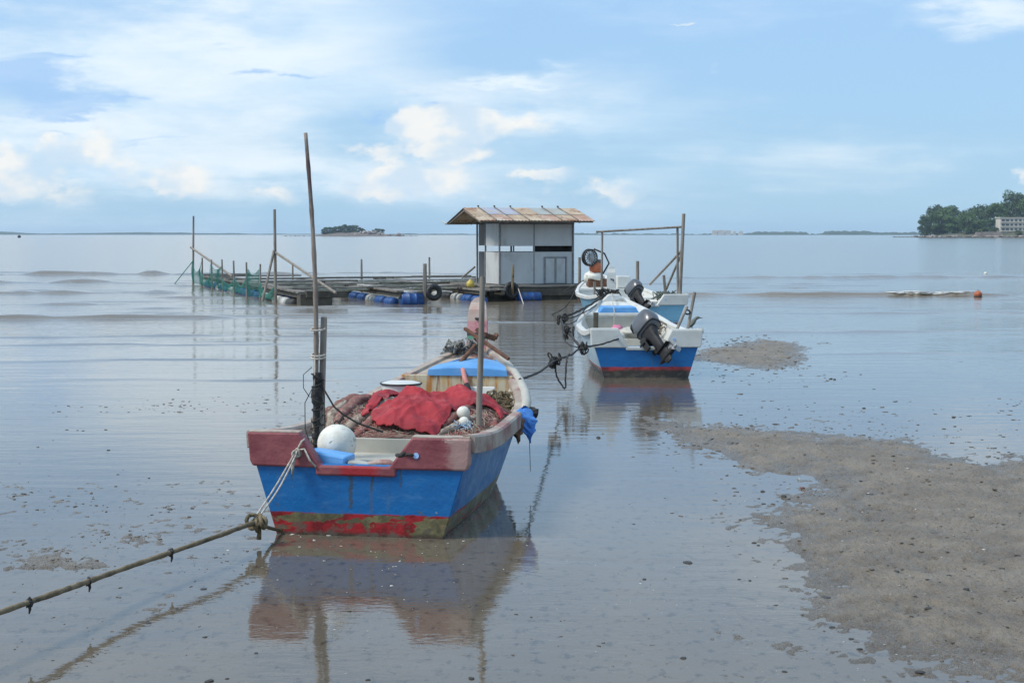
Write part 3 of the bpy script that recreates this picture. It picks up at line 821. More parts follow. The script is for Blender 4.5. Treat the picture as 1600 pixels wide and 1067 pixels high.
# white float, light-blue box, loose scraps in the stern well
def ball(r, n=28, m=16, seed=0, amp=0.0):
    return MB().lump((0, 0, 0), r, r, r, seed, amp, n, m)
fl = thing('float_ball', 'large speckled white foam float ball in the stern of the red-eared boat', 'float', world(B1, (-.285, .43, .44)))
obj('ball', ball(.143), MT['foam_white'], fl, smooth=True, loc=(0, 0, .143))
obj('cord', MB().torus((0, 0, .29), .018, .006, rotx(1.3), 12, 5).tube([(0, 0, .28), (.05, .05, .27), (.12, .09, .22)], .005, 5), MT['rope_black'], fl, smooth=True)
bx = thing('plastic_box', 'small light blue plastic box lid tilted beside the white float ball', 'box', world(B1, (-.245, .17, .445)), B1.root.rotation_euler.z + R(-8))
obj('body', MB().prism([(-.15, .03), (.13, .0), (.145, .10), (-.16, .135)], -.09, .09), MT['blue_box'], bx, bevel=.018)
obj('rim', MB().prism([(-.162, .012), (.142, -.016), (.144, -.002), (-.16, .028)], -.098, .098), MT['black'], bx, bevel=.004)
tag(put(B1, obj('foam_scrap', MB().box((0, 0, 0), (.16, .13, .05), roty(.25) @ rotz(.4)), MT['cream'], bevel=.012), (-.06, .16, .475)), 'pale foam scrap lying next to the light blue box in the stern', 'scrap')
tag(put(B1, obj('cloth_scrap', MB().tube([(-.1, 0, 0), (-.03, .02, .012), (.05, .0, .015), (.11, -.03, .0)], [.03, .04, .042, .03], 8, sq=.6), MT['cream_worn'], smooth=True), (.10, .22, .470)), 'rolled cream rag on the stern deck behind the notch', 'rag')
tag(put(B1, obj('stern_rope', MB().tube([(.40, -.06, .585), (.36, -.055, .59), (.30, -.02, .565), (.27, .05, .55), (.22, .10, .50), (.16, .15, .465), (.10, .16, .455), (-.1, .15, .455), (-.2, .05, .46)], .009, 6)
    .tube([(.34, -.04, .60), (.30, -.03, .57), (.26, .03, .57)], [.018, .022, .014], 6), MT['rope_black'], smooth=True), (0, 0, 0)), 'black rope tied through the right hole of the maroon transom', 'rope')

# net heap
def heap(x, y):
    """height of the net heap inside boat 1"""
    x = np.asarray(x, float); y = np.asarray(y, float)
    prof = np.interp(y, [1.02, 1.2, 1.5, 2.0, 2.3, 2.6, 3.0, 3.6], [.535, .59, .67, .745, .72, .60, .46, .36])
    side = np.clip(np.abs(x - .02) / .73, 0, 1.05)
    h = .30 + (prof - .30) * (1 - .46 * side ** 2.8)
    h = h + .15 * sstep(.32, .70, -x) * sstep(1.15, 1.45, y) * (1 - sstep(2.35, 2.8, y))
    h = h + .09 * fbm(x * 2.3 + 5, y * 1.7, 91, 4) + .05 * fbm(x * 7, y * 6, 95, 3)
    return h
gx, gy = np.meshgrid(np.linspace(-1, 1, 90), np.linspace(1.05, 3.32, 120), indexing='ij')
gx = gx * (np.vectorize(lambda y: B1.g(y / B1.L))(gy) - np.where(gx < 0, -.01, .055))
net = thing('fishing_net', 'heap of brown and reddish fishing net filling the blue and red boat', 'net', world(B1, (0, 0, 0)), B1.root.rotation_euler.z)
H = heap(gx, gy)
obj('net_heap', fast_grid('net_heap', np.stack([gx, gy, H], -1)), MT['net_brown'], net)
for nm, mt_, cnt, sd, rd in (('net_strand', 'strand_tan', 1300, 1, .0024), ('net_strand', 'strand_red', 800, 2, .0026)):
    mb = MB(); rr = random.Random(sd)
    for k in range(cnt):
        x, y = rr.uniform(-.76, .69), rr.uniform(1.08, 2.8)
        a = rr.uniform(0, 6.28) if rr.random() < .4 else (1.9 + rr.gauss(0, .35))
        P = []
        lift = rr.uniform(.002, .02)
        for j in range(9):
            yy = min(max(y, 1.06), 3.3); lim = B1.g(yy / B1.L); xx = min(max(x, -lim), lim - .06)
            P.append((xx, yy, float(heap(xx, yy)) + lift * (1 + .5 * math.sin(j))))
            a += rr.gauss(0, .35); x += .055 * math.cos(a); y += .055 * math.sin(a)
            if abs(x) > .8: break
        if len(P) > 3: mb.tube(P, rd, 4, caps=False)
    o = obj(nm, mb, MT[mt_], net); o['kind'] = 'stuff'

# thick folds of bunched net lying over the heap
rr = random.Random(52)
for k, (x, y, x2, y2, r_, mt_) in enumerate([(-.52, 1.10, -.30, 1.95, .055, 'fold_tan'), (-.40, 1.08, -.20, 1.75, .045, 'fold_red'), (-.60, 1.25, -.46, 2.2, .05, 'fold_red'), (-.56, 1.12, -.60, 2.0, .04, 'fold_tan'), (-.66, 1.5, -.50, 2.4, .045, 'fold_red'),
                                             (.34, 1.10, .44, 1.70, .035, 'fold_tan'), (.56, 1.12, .62, 1.7, .035, 'fold_tan'), (.60, 1.15, .66, 1.8, .04, 'fold_red'), (.24, 1.3, .50, 1.95, .045, 'fold_red'), (-.33, 1.5, -.26, 2.3, .05, 'fold_tan')]):
    P, Rr = [], []
    for i in range(22):
        t = i / 21; xx = x + (x2 - x) * t + .05 * math.sin(3 * t + k); yy = y + (y2 - y) * t
        P.append((xx, yy, float(heap(xx, yy)) + r_ * .35)); Rr.append(r_ * (.55 + .45 * math.sin(math.pi * t)) * rr.uniform(.82, 1.18))
    obj('net_fold', MB().tube(P, Rr, 12, sq=.75), MT[mt_], net, smooth=True)
# red cloth thrown over the heap
def cloth_obj(name, outline, mat_, off=.03, seed=5, nx=120, ny=130, fold=.03):
    P = np.array(outline); x0, y0 = P.min(0); x1, y1 = P.max(0)
    X, Y = np.meshgrid(np.linspace(x0, x1, nx), np.linspace(y0, y1, ny), indexing='ij')
    d = sdf(P, X, Y, 1.0) + .05 * fbm(X * 4, Y * 4, seed, 2)
    Z = heap(X, Y) * .55 + .45 * (heap(X - .07, Y) + heap(X + .07, Y)) / 2 + off
    wv = fbm(X * 3.2 + Y * 1.4, Y * .9 - X * .4, seed + 9, 3)
    rw_ = random.Random(seed)
    cre = 0
    for q in range(16):
        an_ = rw_.uniform(0, 3.14); kk = rw_.uniform(5, 19); ph = rw_.uniform(0, 6.28); rot_ = fbm(X * 1.7 + q, Y * 1.7, seed + q, 2)
        cre = cre + (7 / kk) * (1 - np.abs(np.sin(kk * (X * math.cos(an_) + Y * .7 * math.sin(an_)) + ph + 7 * rot_))) ** 3 * np.clip(.5 + 2 * fbm(X * 2 + 3 * q, Y * 1.4, seed + 60 + q, 2), 0, 1)
    Z = Z + .020 * cre
    Z = Z + fold * (1 - np.abs(wv) * 4.2).clip(-.6, 1)
    Z = Z - .03 * (1 - sstep(0, .06, d))
    mb = MB(); idx = -np.ones(X.shape, int)
    keep = d > 0
    for i in range(nx):
        for j in range(ny):
            if keep[i, j]:
                idx[i, j] = len(mb.v); mb.v.append((float(X[i, j]), float(Y[i, j]), float(Z[i, j])))
    for i in range(nx - 1):
        for j in range(ny - 1):
            q = [idx[i, j], idx[i + 1, j], idx[i + 1, j + 1], idx[i, j + 1]]
            if min(q) >= 0: mb.f.append(tuple(int(t) for t in q))
    o = obj(name, mb, mat_, smooth=True)
    s = o.modifiers.new('thick', 'SOLIDIFY'); s.thickness = .008
    return o
cloth = thing('cloth_cover', 'crumpled red cloth thrown over the fishing net heap', 'cloth', world(B1, (0, 0, 0)), B1.root.rotation_euler.z)
c_main = cloth_obj('main_sheet', [(-.17, 1.14), (.32, 1.05), (.34, 1.4), (.38, 1.75), (.60, 1.95), (.69, 1.80), (.69, 2.1), (.58, 2.3), (.30, 2.4), (.0, 2.5), (-.26, 2.42), (-.20, 2.0), (-.30, 1.75), (-.30, 1.4)], MT['tarp_red'], .035, 5, fold=.045)
c_main.parent = cloth
c2_ = cloth_obj('torn_strip', [(-.38, 1.4), (-.30, 1.38), (-.30, 1.8), (-.31, 2.1), (-.24, 2.4), (-.10, 2.55), (-.40, 2.5), (-.48, 2.2), (-.44, 1.9)], MT['tarp_red'], .05, 15, 40, 70, fold=.03)
c2_.parent = cloth

# small floats, bucket, tube, anchor, bag
iv1 = rotz(-B1.root.rotation_euler.z)
def loc1(px, py, Y): return iv1 @ (at(px, py, Y) - Vector(B1.root.location))
for k, (q, r_) in enumerate(((at(724, 645, 12.05), .054), (at(725, 660, 11.95), .046))):
    o = tag(obj('small_float', ball(r_, 18, 10), MT['foam_white'], smooth=True), ('upper' if k == 0 else 'lower') + ' small white float of the pair on the net by the side post', 'float', 'small floats on the net')
    o.location = q
fq = loc1(721, 669, 11.9)
rr = random.Random(4); mb = MB()
for k in range(60):
    a = rr.uniform(0, 6.28); q = Vector((fq.x + rr.uniform(-.06, .06), fq.y + rr.uniform(-.04, .04), fq.z + rr.uniform(-.05, .05)))
    mb.tube([q, q + Vector((rr.uniform(-.04, .04), rr.uniform(-.04, .04), rr.uniform(-.02, .03))), q + Vector((rr.uniform(-.06, .06), rr.uniform(-.05, .05), -.02))], .004, 4)
tag(put(B1, obj('twine_bundle', mb, mat('blue_white_twine', (.12, .28, .45), (.55, .58, .58), 40, .9)), (0, 0, 0)), 'tangle of pale blue twine under the pair of small white floats', 'twine')
bu = thing('bucket', 'round white plastic tub with dark rim behind the net heap', 'tub', world(B1, (-.36, 2.70, .0)))
zb_ = .69
obj('body', MB().lathe([(.15, zb_), (.175, zb_ + .11), (.17, zb_ + .12), (.13, zb_ + .13)], n=28), MT['white_gel'], bu, smooth=True, angle=40)
obj('rim', MB().torus((0, 0, zb_ + .115), .178, .008, None, 32, 6), MT['black'], bu, smooth=True)
an = thing('grapnel_anchor', 'rusty iron anchor lying across the bow of the red-eared boat', 'anchor', world(B1, (0, 0, 0)), B1.root.rotation_euler.z)
iv1 = rotz(-B1.root.rotation_euler.z)
def loc1(px, py, Y): return iv1 @ (at(px, py, Y) - Vector(B1.root.location))
obj('shank', MB().tube([loc1(705, 583, 14.00), loc1(731, 553, 14.35), loc1(757, 525, 14.75)], [.022, .022, .024], 8), MT['rust'], an, smooth=True)
obj('crown', MB().bar(loc1(750, 521, 14.75), loc1(774, 529, 14.80), .05, .055), MT['rust'], an, bevel=.01)
obj('stock', MB().bar(loc1(726, 513, 14.45), loc1(795, 561, 14.05), .032, .032), MT['rust'], an, bevel=.006)
obj('fluke', MB().bar(loc1(751, 521, 14.75), loc1(745, 514, 14.78), .035, .03), MT['rust'], an)
obj('fluke', MB().bar(loc1(773, 529, 14.80), loc1(776, 522, 14.85), .035, .03), MT['rust'], an)
tag(put(B1, obj('salmon_tube', MB().tube([loc1(723, 576, 13.90), loc1(726, 590, 13.85), loc1(731, 604, 13.75)], [.020, .026, .024], 8), MT['salmon'], smooth=True), (0, 0, 0)), 'salmon pink flag roll leaning on the rusty bulkhead', 'roll')
tag(put(B1, obj('dark_handle', MB().tube([loc1(729, 600, 13.65), loc1(732, 612, 13.60), loc1(733, 628, 13.55)], [.026, .034, .030], 8), MT['motor_dark'], smooth=True), (0, 0, 0)), 'dark tool handle standing before the rusty bulkhead', 'tool')
tag(put(B1, obj('plastic_sheet', MB().box((0, 0, 0), (.30, .02, .12), rotx(-.25)), MT['white_gel'], bevel=.01), loc1(748, 614, 13.80)), 'white plastic sheet propped against the rusty bulkhead', 'panel')
bag = thing('blue_bag', 'blue plastic bag with brown lining hung over the boat side', 'bag', world(B1, (.79, 2.20, .64)), B1.root.rotation_euler.z)
def crumple(seed, w_, h_, d_):
    r = random.Random(seed); n, m = 13, 9; P = np.zeros((n + 1, m, 3))
    for i_ in range(n):
        a = 2 * math.pi * i_ / n; lobe = 1 + .35 * math.sin(3 * a + seed)
        for j_ in range(m):
            v = j_ / (m - 1); prof = (.45, .8, .95, 1.0, .92, .8, .6, .38, .05)[j_]
            k_ = prof * lobe * r.uniform(.72, 1.25)
            P[i_, j_] = (math.cos(a) * w_ * k_ + .05 * v + r.uniform(-.008, .008), math.sin(a) * d_ * k_, -v * h_ * (1 + .12 * math.cos(a * 2 + seed)) + r.uniform(-.012, .012))
    P[n] = P[0]
    return MB().grid(P)
obj('blue_sheet', crumple(3, .075, .27, .06), MT['bag_blue'], bag, loc=(.02, 0, .03))
obj('brown_lining', crumple(8, .06, .23, .06), MT['bag_brown'], bag, loc=(-.07, -.05, -.01))
obj('hang_cord', MB().tube([(.06, 0, -.2), (.07, 0, -.5)], .003, 4), MT['rope_grey'], bag)
obj('dark_knot', ball(.05, 10, 6, 3, .3), MT['rope_black'], bag, loc=(.07, .08, -.02))
mb = MB(); rr = random.Random(11)
for k in range(70):
    q = Vector((.44 + rr.uniform(-.13, .13), 3.0 + rr.uniform(-.25, .25), .58 + rr.uniform(0, .12)))
    mb.tube([q, q + Vector((rr.uniform(-.08, .08), rr.uniform(-.08, .08), rr.uniform(0, .05))), q + Vector((rr.uniform(-.12, .12), rr.uniform(-.12, .12), -.05))], .008, 4)
tag(put(B1, obj('rope_tangle', mb, MT['rope_tan']), (0, 0, 0)), 'tangled tan rope beside the rusty bulkhead in the net boat', 'rope')
mb = MB(); rr = random.Random(12)
for k in range(50):
    q = Vector((-.05 + rr.uniform(-.14, .10), 4.05 + rr.uniform(-.12, .12), .99 + rr.uniform(0, .06)))
    mb.tube([q, q + Vector((rr.uniform(-.1, .1), rr.uniform(-.08, .08), rr.uniform(0, .07))), q + Vector((rr.uniform(-.14, .14), rr.uniform(-.12, .12), -.03))], .011, 5)
tag(put(B1, obj('bow_rope', mb, MT['rope_grey'], smooth=True), (0, 0, 0)), 'grey and black rope heaped at the bow behind the pink stem', 'rope')

# --- boat 2
c2g = (ground(947, 590) + ground(1072, 590)) / 2
B2 = Boat('fishing_boat', 'white-rimmed fishing boat with bright blue transom, thin red line and grey outboard', (c2g.x, c2g.y, 0), R(-2.6), 4.78, 1.035,
          dict(side=MT['hull2side'], inner=MT['white_gel'], rail=MT['white_gel'], back=MT['hull2'], cap=MT['white_gel']), GB)
b = B2
b.transom(notch=(-.26, .24), ears=(-.40, .36), zn=.455, trim=.405, hole=.57)
b.flat('aft_deck', .009, .20, .40, .03, MT['white_gel'])
b.bulkhead('well_bulkhead', .20, .12, .50, MT['cream'])
b.flat('floor', .205, .72, .14, .02, MT['cream'])
b.bulkhead('bow_bulkhead', .70, .12, .75, MT['cream'])
b.flat('fore_deck', .698, .985, .0, .03, MT['white_gel'], 14, follow=True, inset=.05, crown=.02)
obj('deck_beam', MB().bar((-.62, 3.33, .755), (.62, 3.33, .755), .05, .05), MT['white_gel'], b.root, bevel=.01)
obj('hatch_lid', MB().prism([(-.36, .77), (.34, .77), (.28, .875), (-.28, .875)], 3.46, 4.05), MT['blue_hatch'], b.root, bevel=.02)
obj('breakwater', MB().prism([(-.24, .92), (.24, .92), (.09, 1.06), (-.09, 1.06)], 4.25, 4.6), MT['white_gel'], b.root, bevel=.02)
b.stem(MT['white_gel'], .085, .078, 1.54)
obj('samson_post', MB().bar((-.48, 2.7, .14), (-.47, 2.72, .82), .08, .08), MT['wood_dark'], b.root, bevel=.01)
obj('crossed_pole', MB().tube([(.62, .35, .45), (.80, .55, 1.23)], .024, 8), MT['wood_grey'], b.root)
obj('crossed_pole', MB().tube([(.36, .12, .45), (.66, .4, 1.02)], .022, 8), MT['wood_grey'], b.root)
obj('pole_tie', MB().torus((.67, .42, .94), .04, .014, rotx(.9), 12, 6), MT['rope_black'], b.root)
tag(put(B2, obj('folded_sack', MB().lump((0, 0, 0), .26, .22, .09, 5, .2, 14, 8), MT['cream'], smooth=True), (.0, 1.6, .55)), 'folded cream sack inside the boat with bright blue transom', 'sack')
tag(put(B2, obj('pink_cloth', MB().lump((0, 0, 0), .10, .10, .10, 8, .3, 12, 7), MT['pink'], smooth=True), (-.24, 1.7, .57)), 'small pink cloth beside the folded cream sack', 'cloth')
tag(put(B2, obj('white_bag', MB().lump((0, 0, 0), .12, .10, .07, 9, .3, 12, 7), MT['foam_white'], smooth=True), (-.30, 1.25, .53)), 'small white bag inside the boat with bright blue transom', 'bag')
mb = MB(); rr = random.Random(21)
for k in range(60):
    q = Vector((-.52 + rr.uniform(-.15, .15), 1.4 + rr.uniform(-.25, .3), .46 + rr.uniform(0, .12)))
    mb.tube([q, q + Vector((rr.uniform(-.1, .1), rr.uniform(-.1, .1), .04)), q + Vector((rr.uniform(-.14, .14), rr.uniform(-.14, .14), -.05))], .012, 4)
tag(put(B2, obj('rope_pile', mb, MT['rope_black']), (0, 0, 0)), 'dark rope pile along the inner left side of the bright blue boat', 'rope')
mb = MB()
for k in range(40):
    q = Vector((.52 + rr.uniform(-.1, .1), 2.9 + rr.uniform(-.25, .25), .35 + rr.uniform(0, .3)))
    mb.tube([q, q + Vector((rr.uniform(-.1, .1), rr.uniform(-.1, .1), .04)), q + Vector((rr.uniform(-.14, .14), rr.uniform(-.14, .14), -.05))], .012, 4)
tag(put(B2, obj('weed_rope', mb, MT['rope_tan']), (0, 0, 0)), 'weedy rope hanging beside the cream bow bulkhead', 'rope')

# --- boat 3
c3x = (941 + 1069) / 2
p3 = ground(c3x, 508)
B3 = Boat('fishing_boat', 'pale blue and white fishing boat carrying a tall pole frame and net hauler', (p3.x, p3.y, 0), R(-8), 5.6, 1.34,
          dict(side=MT['hull3'], inner=MT['white_gel'], rail=MT['white_gel'], back=MT['hull3'], cap=MT['white_gel']), GB)
b = B3
b.transom(notch=(-.26, .24), ears=(-.40, .36), zn=.47, trim=.42, hole=.60)
b.flat('aft_deck', .009, .18, .42, .03, MT['white_gel'])
b.bulkhead('well_bulkhead', .18, .12, .50, MT['white_gel'])
b.flat('floor', .185, .70, .14, .02, MT['cream'])
b.bulkhead('bow_bulkhead', .66, .12, .72, MT['white_gel'])
b.flat('fore_deck', .658, .985, .0, .03, MT['white_gel'], 14, follow=True, inset=.05, crown=.02)
b.stem(MT['white_gel'], .08, .06, 1.3, hooks=False)
obj('thwart', MB().bar((-.93, 2.3, .52), (.93, 2.3, .52), .22, .05), MT['white_gel'], b.root, bevel=.01)
iv = rotz(-b.root.rotation_euler.z)
def loc3(px, py, Y): return iv @ (at(px, py, Y) - Vector(b.root.location))
Yt = p3.y + .25
frame = [((1068.3, 334), (1062.5, 462), .040, Yt - .05, Yt - .05), ((1058.5, 354), (1059, 462), .028, Yt + .05, Yt + .05), ((941, 362), (940, 470), .026, Yt + .2, Yt + .2)]
for (a, c, r_, Ya, Yb) in frame:
    obj('frame_post', MB().tube([loc3(*c, Yb), loc3(*a, Ya)], r_, 10), MT['wood_grey'], b.root, smooth=True, angle=40)
obj('frame_bar', MB().tube([loc3(931.5, 362.5, Yt + .2), loc3(1067, 354.5, Yt)], .026, 8), MT['wood_grey'], b.root)
obj('frame_brace', MB().tube([loc3(1016, 444, Yt + 2.2), loc3(1066, 391, Yt)], .028, 8), MT['wood_grey'], b.root)
obj('frame_brace', MB().tube([loc3(1041, 452, Yt + .9), loc3(1066, 394, Yt + .03)], .028, 8), MT['wood_grey'], b.root)
obj('frame_post', MB().bar(loc3(1040, 461, Yt + .9), loc3(1037, 430, Yt + .9), .06, .06), MT['wood_grey'], b.root)
obj('frame_post', MB().bar(loc3(929, 470, Yt + 2.4), loc3(929, 440, Yt + 2.4), .05, .05), MT['wood_grey'], b.root)
mb = MB(); rr = random.Random(31)
for k in range(60):
    q = loc3(1026 + rr.uniform(0, 28), 458, Yt + .7 + rr.uniform(-.3, .3)); q.z = .58 + rr.uniform(0, .12)
    mb.tube([q, q + Vector((rr.uniform(-.12, .12), rr.uniform(-.1, .1), .06)), q + Vector((rr.uniform(-.2, .2), rr.uniform(-.14, .14), -.05))], .014, 4)
tag(put(B3, obj('green_net_roll', mb, MT['net_dark']), (0, 0, 0)), 'dark green net bunched on the stern of the pale blue boat', 'net')
# net hauler wheel on its stand at the bow
hc = loc3(923, 402.5, p3.y + 3.9)
stand = obj('hauler_stand', MB().bar((hc.x + .22, hc.y + .15, .70), (hc.x + .24, hc.y + .15, hc.z - .05), .10, .10), MT['metal_dark'], b.root, bevel=.01)
obj('hauler_motor', MB().lathe([(.05, -.16), (.13, -.14), (.15, 0), (.13, .12), (.05, .16)], (hc.x + .16, hc.y + .12, hc.z - .28), roty(1.2), 14), MT['orange'], stand, smooth=True)
obj('hauler_motor', MB().lump((hc.x + .10, hc.y + .12, hc.z - .52), .26, .2, .16, 4, .2, 12, 7), MT['foam_white'], stand, smooth=True)
wm = rotz(.45) @ rotx(math.pi / 2)
wheel = obj('hauler_wheel', MB().torus(hc, .20, .022, wm, 36, 8).torus(hc + wm @ Vector((0, 0, -.09)), .195, .03, wm, 36, 8), MT['black'], b.root, smooth=True)
sp = MB()
for k in range(16):
    a = k * math.pi / 8
    sp.bar(hc + wm @ Vector((.05 * math.cos(a), .05 * math.sin(a), .01)), hc + wm @ Vector((.185 * math.cos(a), .185 * math.sin(a), .01)), .030, .02)
obj('spoke_plate', sp, MT['alloy'], wheel)
obj('hub', MB().lathe([(.06, -.1), (.06, .03), (.03, .05)], hc, wm, 16), MT['alloy'], wheel)
obj('hose', MB().tube([hc + Vector((.10, .1, .22)), hc + Vector((.38, .1, .10)), hc + Vector((.50, .1, -.15)), hc + Vector((.34, .1, -.42))], .022, 8), MT['black'], b.root, smooth=True)
obj('hauler_base', MB().box((hc.x + .18, hc.y + .1, .86), (.50, .3, .20)), MT['rust'], b.root, bevel=.01)
obj('engine_box', MB().box((.35, 3.95, .88), (.34, .4, .30)), MT['white_gel'], b.root, bevel=.02)
tag(put(B3, obj('orange_basket', MB().prism([(-.22, 0), (.22, 0), (.26, .14), (-.26, .14)], -.15, .15), MT['rust'], bevel=.01), (-.75, 2.9, .42)), 'rust brown tray inside the pale blue boat', 'tray')

# --- outboard motors, tilted up
def make_motor(label):
    t = thing('outboard_motor', label, 'outboard motor', group='tilted outboard motors')
    # upright frame: z up along the leg, y aft
    prof = []
    def sec(z, wx, y0, y1, n=20):
        out = []
        for k in range(n):
            a = 2 * math.pi * k / n
            cx, cy = math.cos(a), math.sin(a)
            sx = math.copysign(abs(cx) ** .62, cx); sy = math.copysign(abs(cy) ** .62, cy)
            out.append((wx * sx, (y0 + y1) / 2 + (y1 - y0) / 2 * sy, z))
        return out
    def loft(secs):
        mb = MB(); n = len(secs[0])
        for s_ in secs: mb.v += s_
        for i in range(len(secs) - 1):
            for k in range(n):
                mb.f.append((i * n + k, i * n + (k + 1) % n, (i + 1) * n + (k + 1) % n, (i + 1) * n + k))
        mb.f.append(tuple(range(n - 1, -1, -1))); e = (len(secs) - 1) * n
        mb.f.append(tuple(range(e, e + n)))
        return mb
    cowl = obj('cowling', loft([sec(.16, .13, -.20, .20), sec(.20, .155, -.23, .24), sec(.34, .165, -.24, .27), sec(.46, .155, -.23, .26), sec(.54, .13, -.20, .22), sec(.575, .07, -.12, .14), sec(.58, .02, -.05, .07)]), MT['motor_grey'], t, smooth=True)
    obj('cowl_stripe', loft([sec(.185, .160, -.236, .246), sec(.215, .164, -.242, .256)]), MT['motor_dark'], cowl, smooth=True)
    obj('air_scoop', loft([sec(.40, .12, -.262, -.10), sec(.50, .12, -.255, -.10), sec(.545, .10, -.22, -.10)]), MT['motor_dark'], cowl, smooth=True)
    obj('midsection', loft([sec(.17, .115, -.19, .17), sec(.08, .10, -.16, .13), sec(0, .075, -.10, .10), sec(-.30, .055, -.075, .09), sec(-.40, .06, -.085, .10)][::-1]), MT['motor_dark'], t, smooth=True)
    obj('clamp_bracket', MB().box((.095, -.17, -.07), (.035, .11, .30)).box((-.095, -.17, -.07), (.035, .11, .30)).box((0, -.14, .03), (.2, .09, .08)).tube([(.13, -.26, -.05), (.13, -.14, -.05)], .014, 8).tube([(-.13, -.26, -.05), (-.13, -.14, -.05)], .014, 8), MT['motor_dark'], t, bevel=.008)
    obj('tiller', MB().tube([(0, -.16, .10), (-.02, -.32, .12), (-.03, -.56, .14)], [.03, .026, .022], 8), MT['motor_dark'], t, smooth=True)
    low = obj('lower_unit', loft([sec(-.40, .05, -.10, .13), sec(-.46, .035, -.10, .12), sec(-.58, .03, -.09, .10), sec(-.70, .012, -.06, .06)][::-1]).lathe([(.008, -.22), (.045, -.15), (.055, 0), (.05, .12), (.035, .15)], (0, .04, -.57), rotx(-math.pi / 2), 16).box((0, .05, -.405), (.17, .30, .014)), MT['motor_dark'], t, smooth=True, angle=40)
    pr = MB().lathe([(.035, 0), (.032, .07), (.012, .10)], (0, .19, -.57), rotx(-math.pi / 2), 12)
    for k in range(3):
        a = k * 2.094 + .4
        M_ = roty(a)
        quad = [(-.015, -.02, .03), (.05, .02, .07), (.065, .03, .12), (.01, .01, .15), (-.045, -.03, .12), (-.04, -.03, .06)]
        v0 = [M_ @ Vector(q) + Vector((0, .22, -.57)) for q in quad]
        pr.add(v0 + [q + Vector((0, .008, 0)) for q in v0], [tuple(range(6)), tuple(range(11, 5, -1))] + [(i, i + 6, (i + 1) % 6 + 6, (i + 1) % 6) for i in range(6)])
    obj('propeller', pr, MT['alloy'], low)
    obj('skeg_plate', MB().box((0, .16, -.47), (.012, .14, .12)), MT['alloy'], low)
    return t
def place_motor(t, b, p, tilt, yaw, roll):
    M_ = rotz(b.root.rotation_euler.z + yaw) @ roty(roll) @ rotx(-tilt) @ rotz(math.pi)
    t.rotation_euler = M_.to_euler(); t.location = world(b, p); t.scale = (.84, .84, .84)
m2 = make_motor('grey outboard motor tilted up on the bright blue transom')
place_motor(m2, B2, (.10, -.02, .60), R(55), R(34), R(20))
m3 = copy_tree(m2); m3['label'] = 'dark grey outboard motor tilted up on the pale blue boat'
place_motor(m3, B3, (-.12, -.02, .66), R(52), R(30), R(22))

# ---------------------------------------------------------------- fish-farm raft, shed
RA = R(19.5)
ro = ground(470, 478)
raft = thing('fish_raft', 'floating fish cage raft of grey planks on blue and white drums', 'raft', (ro.x, ro.y, 0), RA)
U_, V_ = Vector((math.cos(RA), math.sin(RA), 0)), Vector((-math.sin(RA), math.cos(RA), 0))
def rw(u, v, z=0): return Vector((ro.x, ro.y, 0)) + U_ * u + V_ * v + Vector((0, 0, z))
def uv(px, py, z):
    p = ground(px, py, z) - Vector((ro.x, ro.y, 0)); return p.dot(U_), p.dot(V_)
rr = random.Random(40)
DZ = .37
share = {}
def plank(a, c, wd, ht, mt='wood_plank'):
    o = obj('plank', MB().bar(a, c, wd, ht), MT[mt], raft); return o
# longitudinal walkways (along v): u position, v range
for (u0, v0, v1, cnt) in ((.05, -.1, 20.5, 3), (3.0, -.2, 15, 3), (5.9, .6, 14, 3), (9.3, 1.2, 13, 3)):
    for j in range(cnt):
        u = u0 + j * .30
        v = v0
        while v < v1 - .5:
            ln = min(rr.uniform(3.6, 5.2), v1 - v)
            dz = rr.uniform(-.02, .025)
            plank((u + rr.uniform(-.03, .03), v + .02, DZ + dz), (u + rr.uniform(-.03, .03), v + ln - .02, DZ + dz + rr.uniform(-.02, .02)), .22, .05, 'wood_pale' if (rr.random() < .16) else 'wood_plank')
            v += ln
    for u in (u0, u0 + .6):
        obj('beam', MB().bar((u, v0, DZ - .09), (u, v1, DZ - .09), .10, .12), MT['wood_dark'], raft)
# cross walkways (along u)
for (v0, ua, ub, cnt) in ((2.7, 0, 7, 2), (6.2, .5, 9.8, 2), (9.8, .5, 9.8, 2), (13.4, 0, 9.8, 3), (16.8, 0, 3.5, 2), (19.8, 0, 2.0, 2)):
    for j in range(cnt):
        v = v0 + j * .30
        u = ua
        while u < ub - .4:
            ln = min(rr.uniform(2.6, 4.4), ub - u)
            dz = .055 + rr.uniform(-.015, .025)
            plank((u + .02, v + rr.uniform(-.04, .04), DZ + dz), (u + ln - .02, v + rr.uniform(-.04, .04), DZ + dz), .22, .045, 'wood_pale' if rr.random() < .12 else 'wood_plank')
            u += ln
# drums under the walkways
def drum_mesh(rad, ln):
    prof = [(rad * .9, -ln / 2), (rad, -ln / 2 + .03), (rad, -ln * .18), (rad * 1.05, -ln * .17), (rad * 1.05, -ln * .14), (rad, -ln * .13), (rad, ln * .13), (rad * 1.05, ln * .14), (rad * 1.05, ln * .17), (rad, ln * .18), (rad, ln / 2 - .03), (rad * .9, ln / 2)]
    return MB().lathe(prof, n=16).mesh('drum', True)
drum_s, drum_l = drum_mesh(.165, .78), drum_mesh(.25, .68)
def drum(me, mt, u, v, z, along='v'):
    o = bpy.data.objects.new('drum', me.copy()); C.objects.link(o); o.parent = raft
    o.data.materials.append(MT[mt]); o.location = (u, v, z)
    o.rotation_euler = (math.pi / 2, 0, 0) if along == 'v' else (0, math.pi / 2, 0)
seq = ['drum_black', 'drum_white', 'drum_white', 'drum_black', 'drum_white', 'drum_blue', 'drum_blue', 'drum_blue', 'drum_blue', 'drum_blue', 'drum_white', 'drum_blue', 'drum_blue', 'drum_white', 'drum_blue', 'drum_blue', 'drum_blue', 'drum_white']
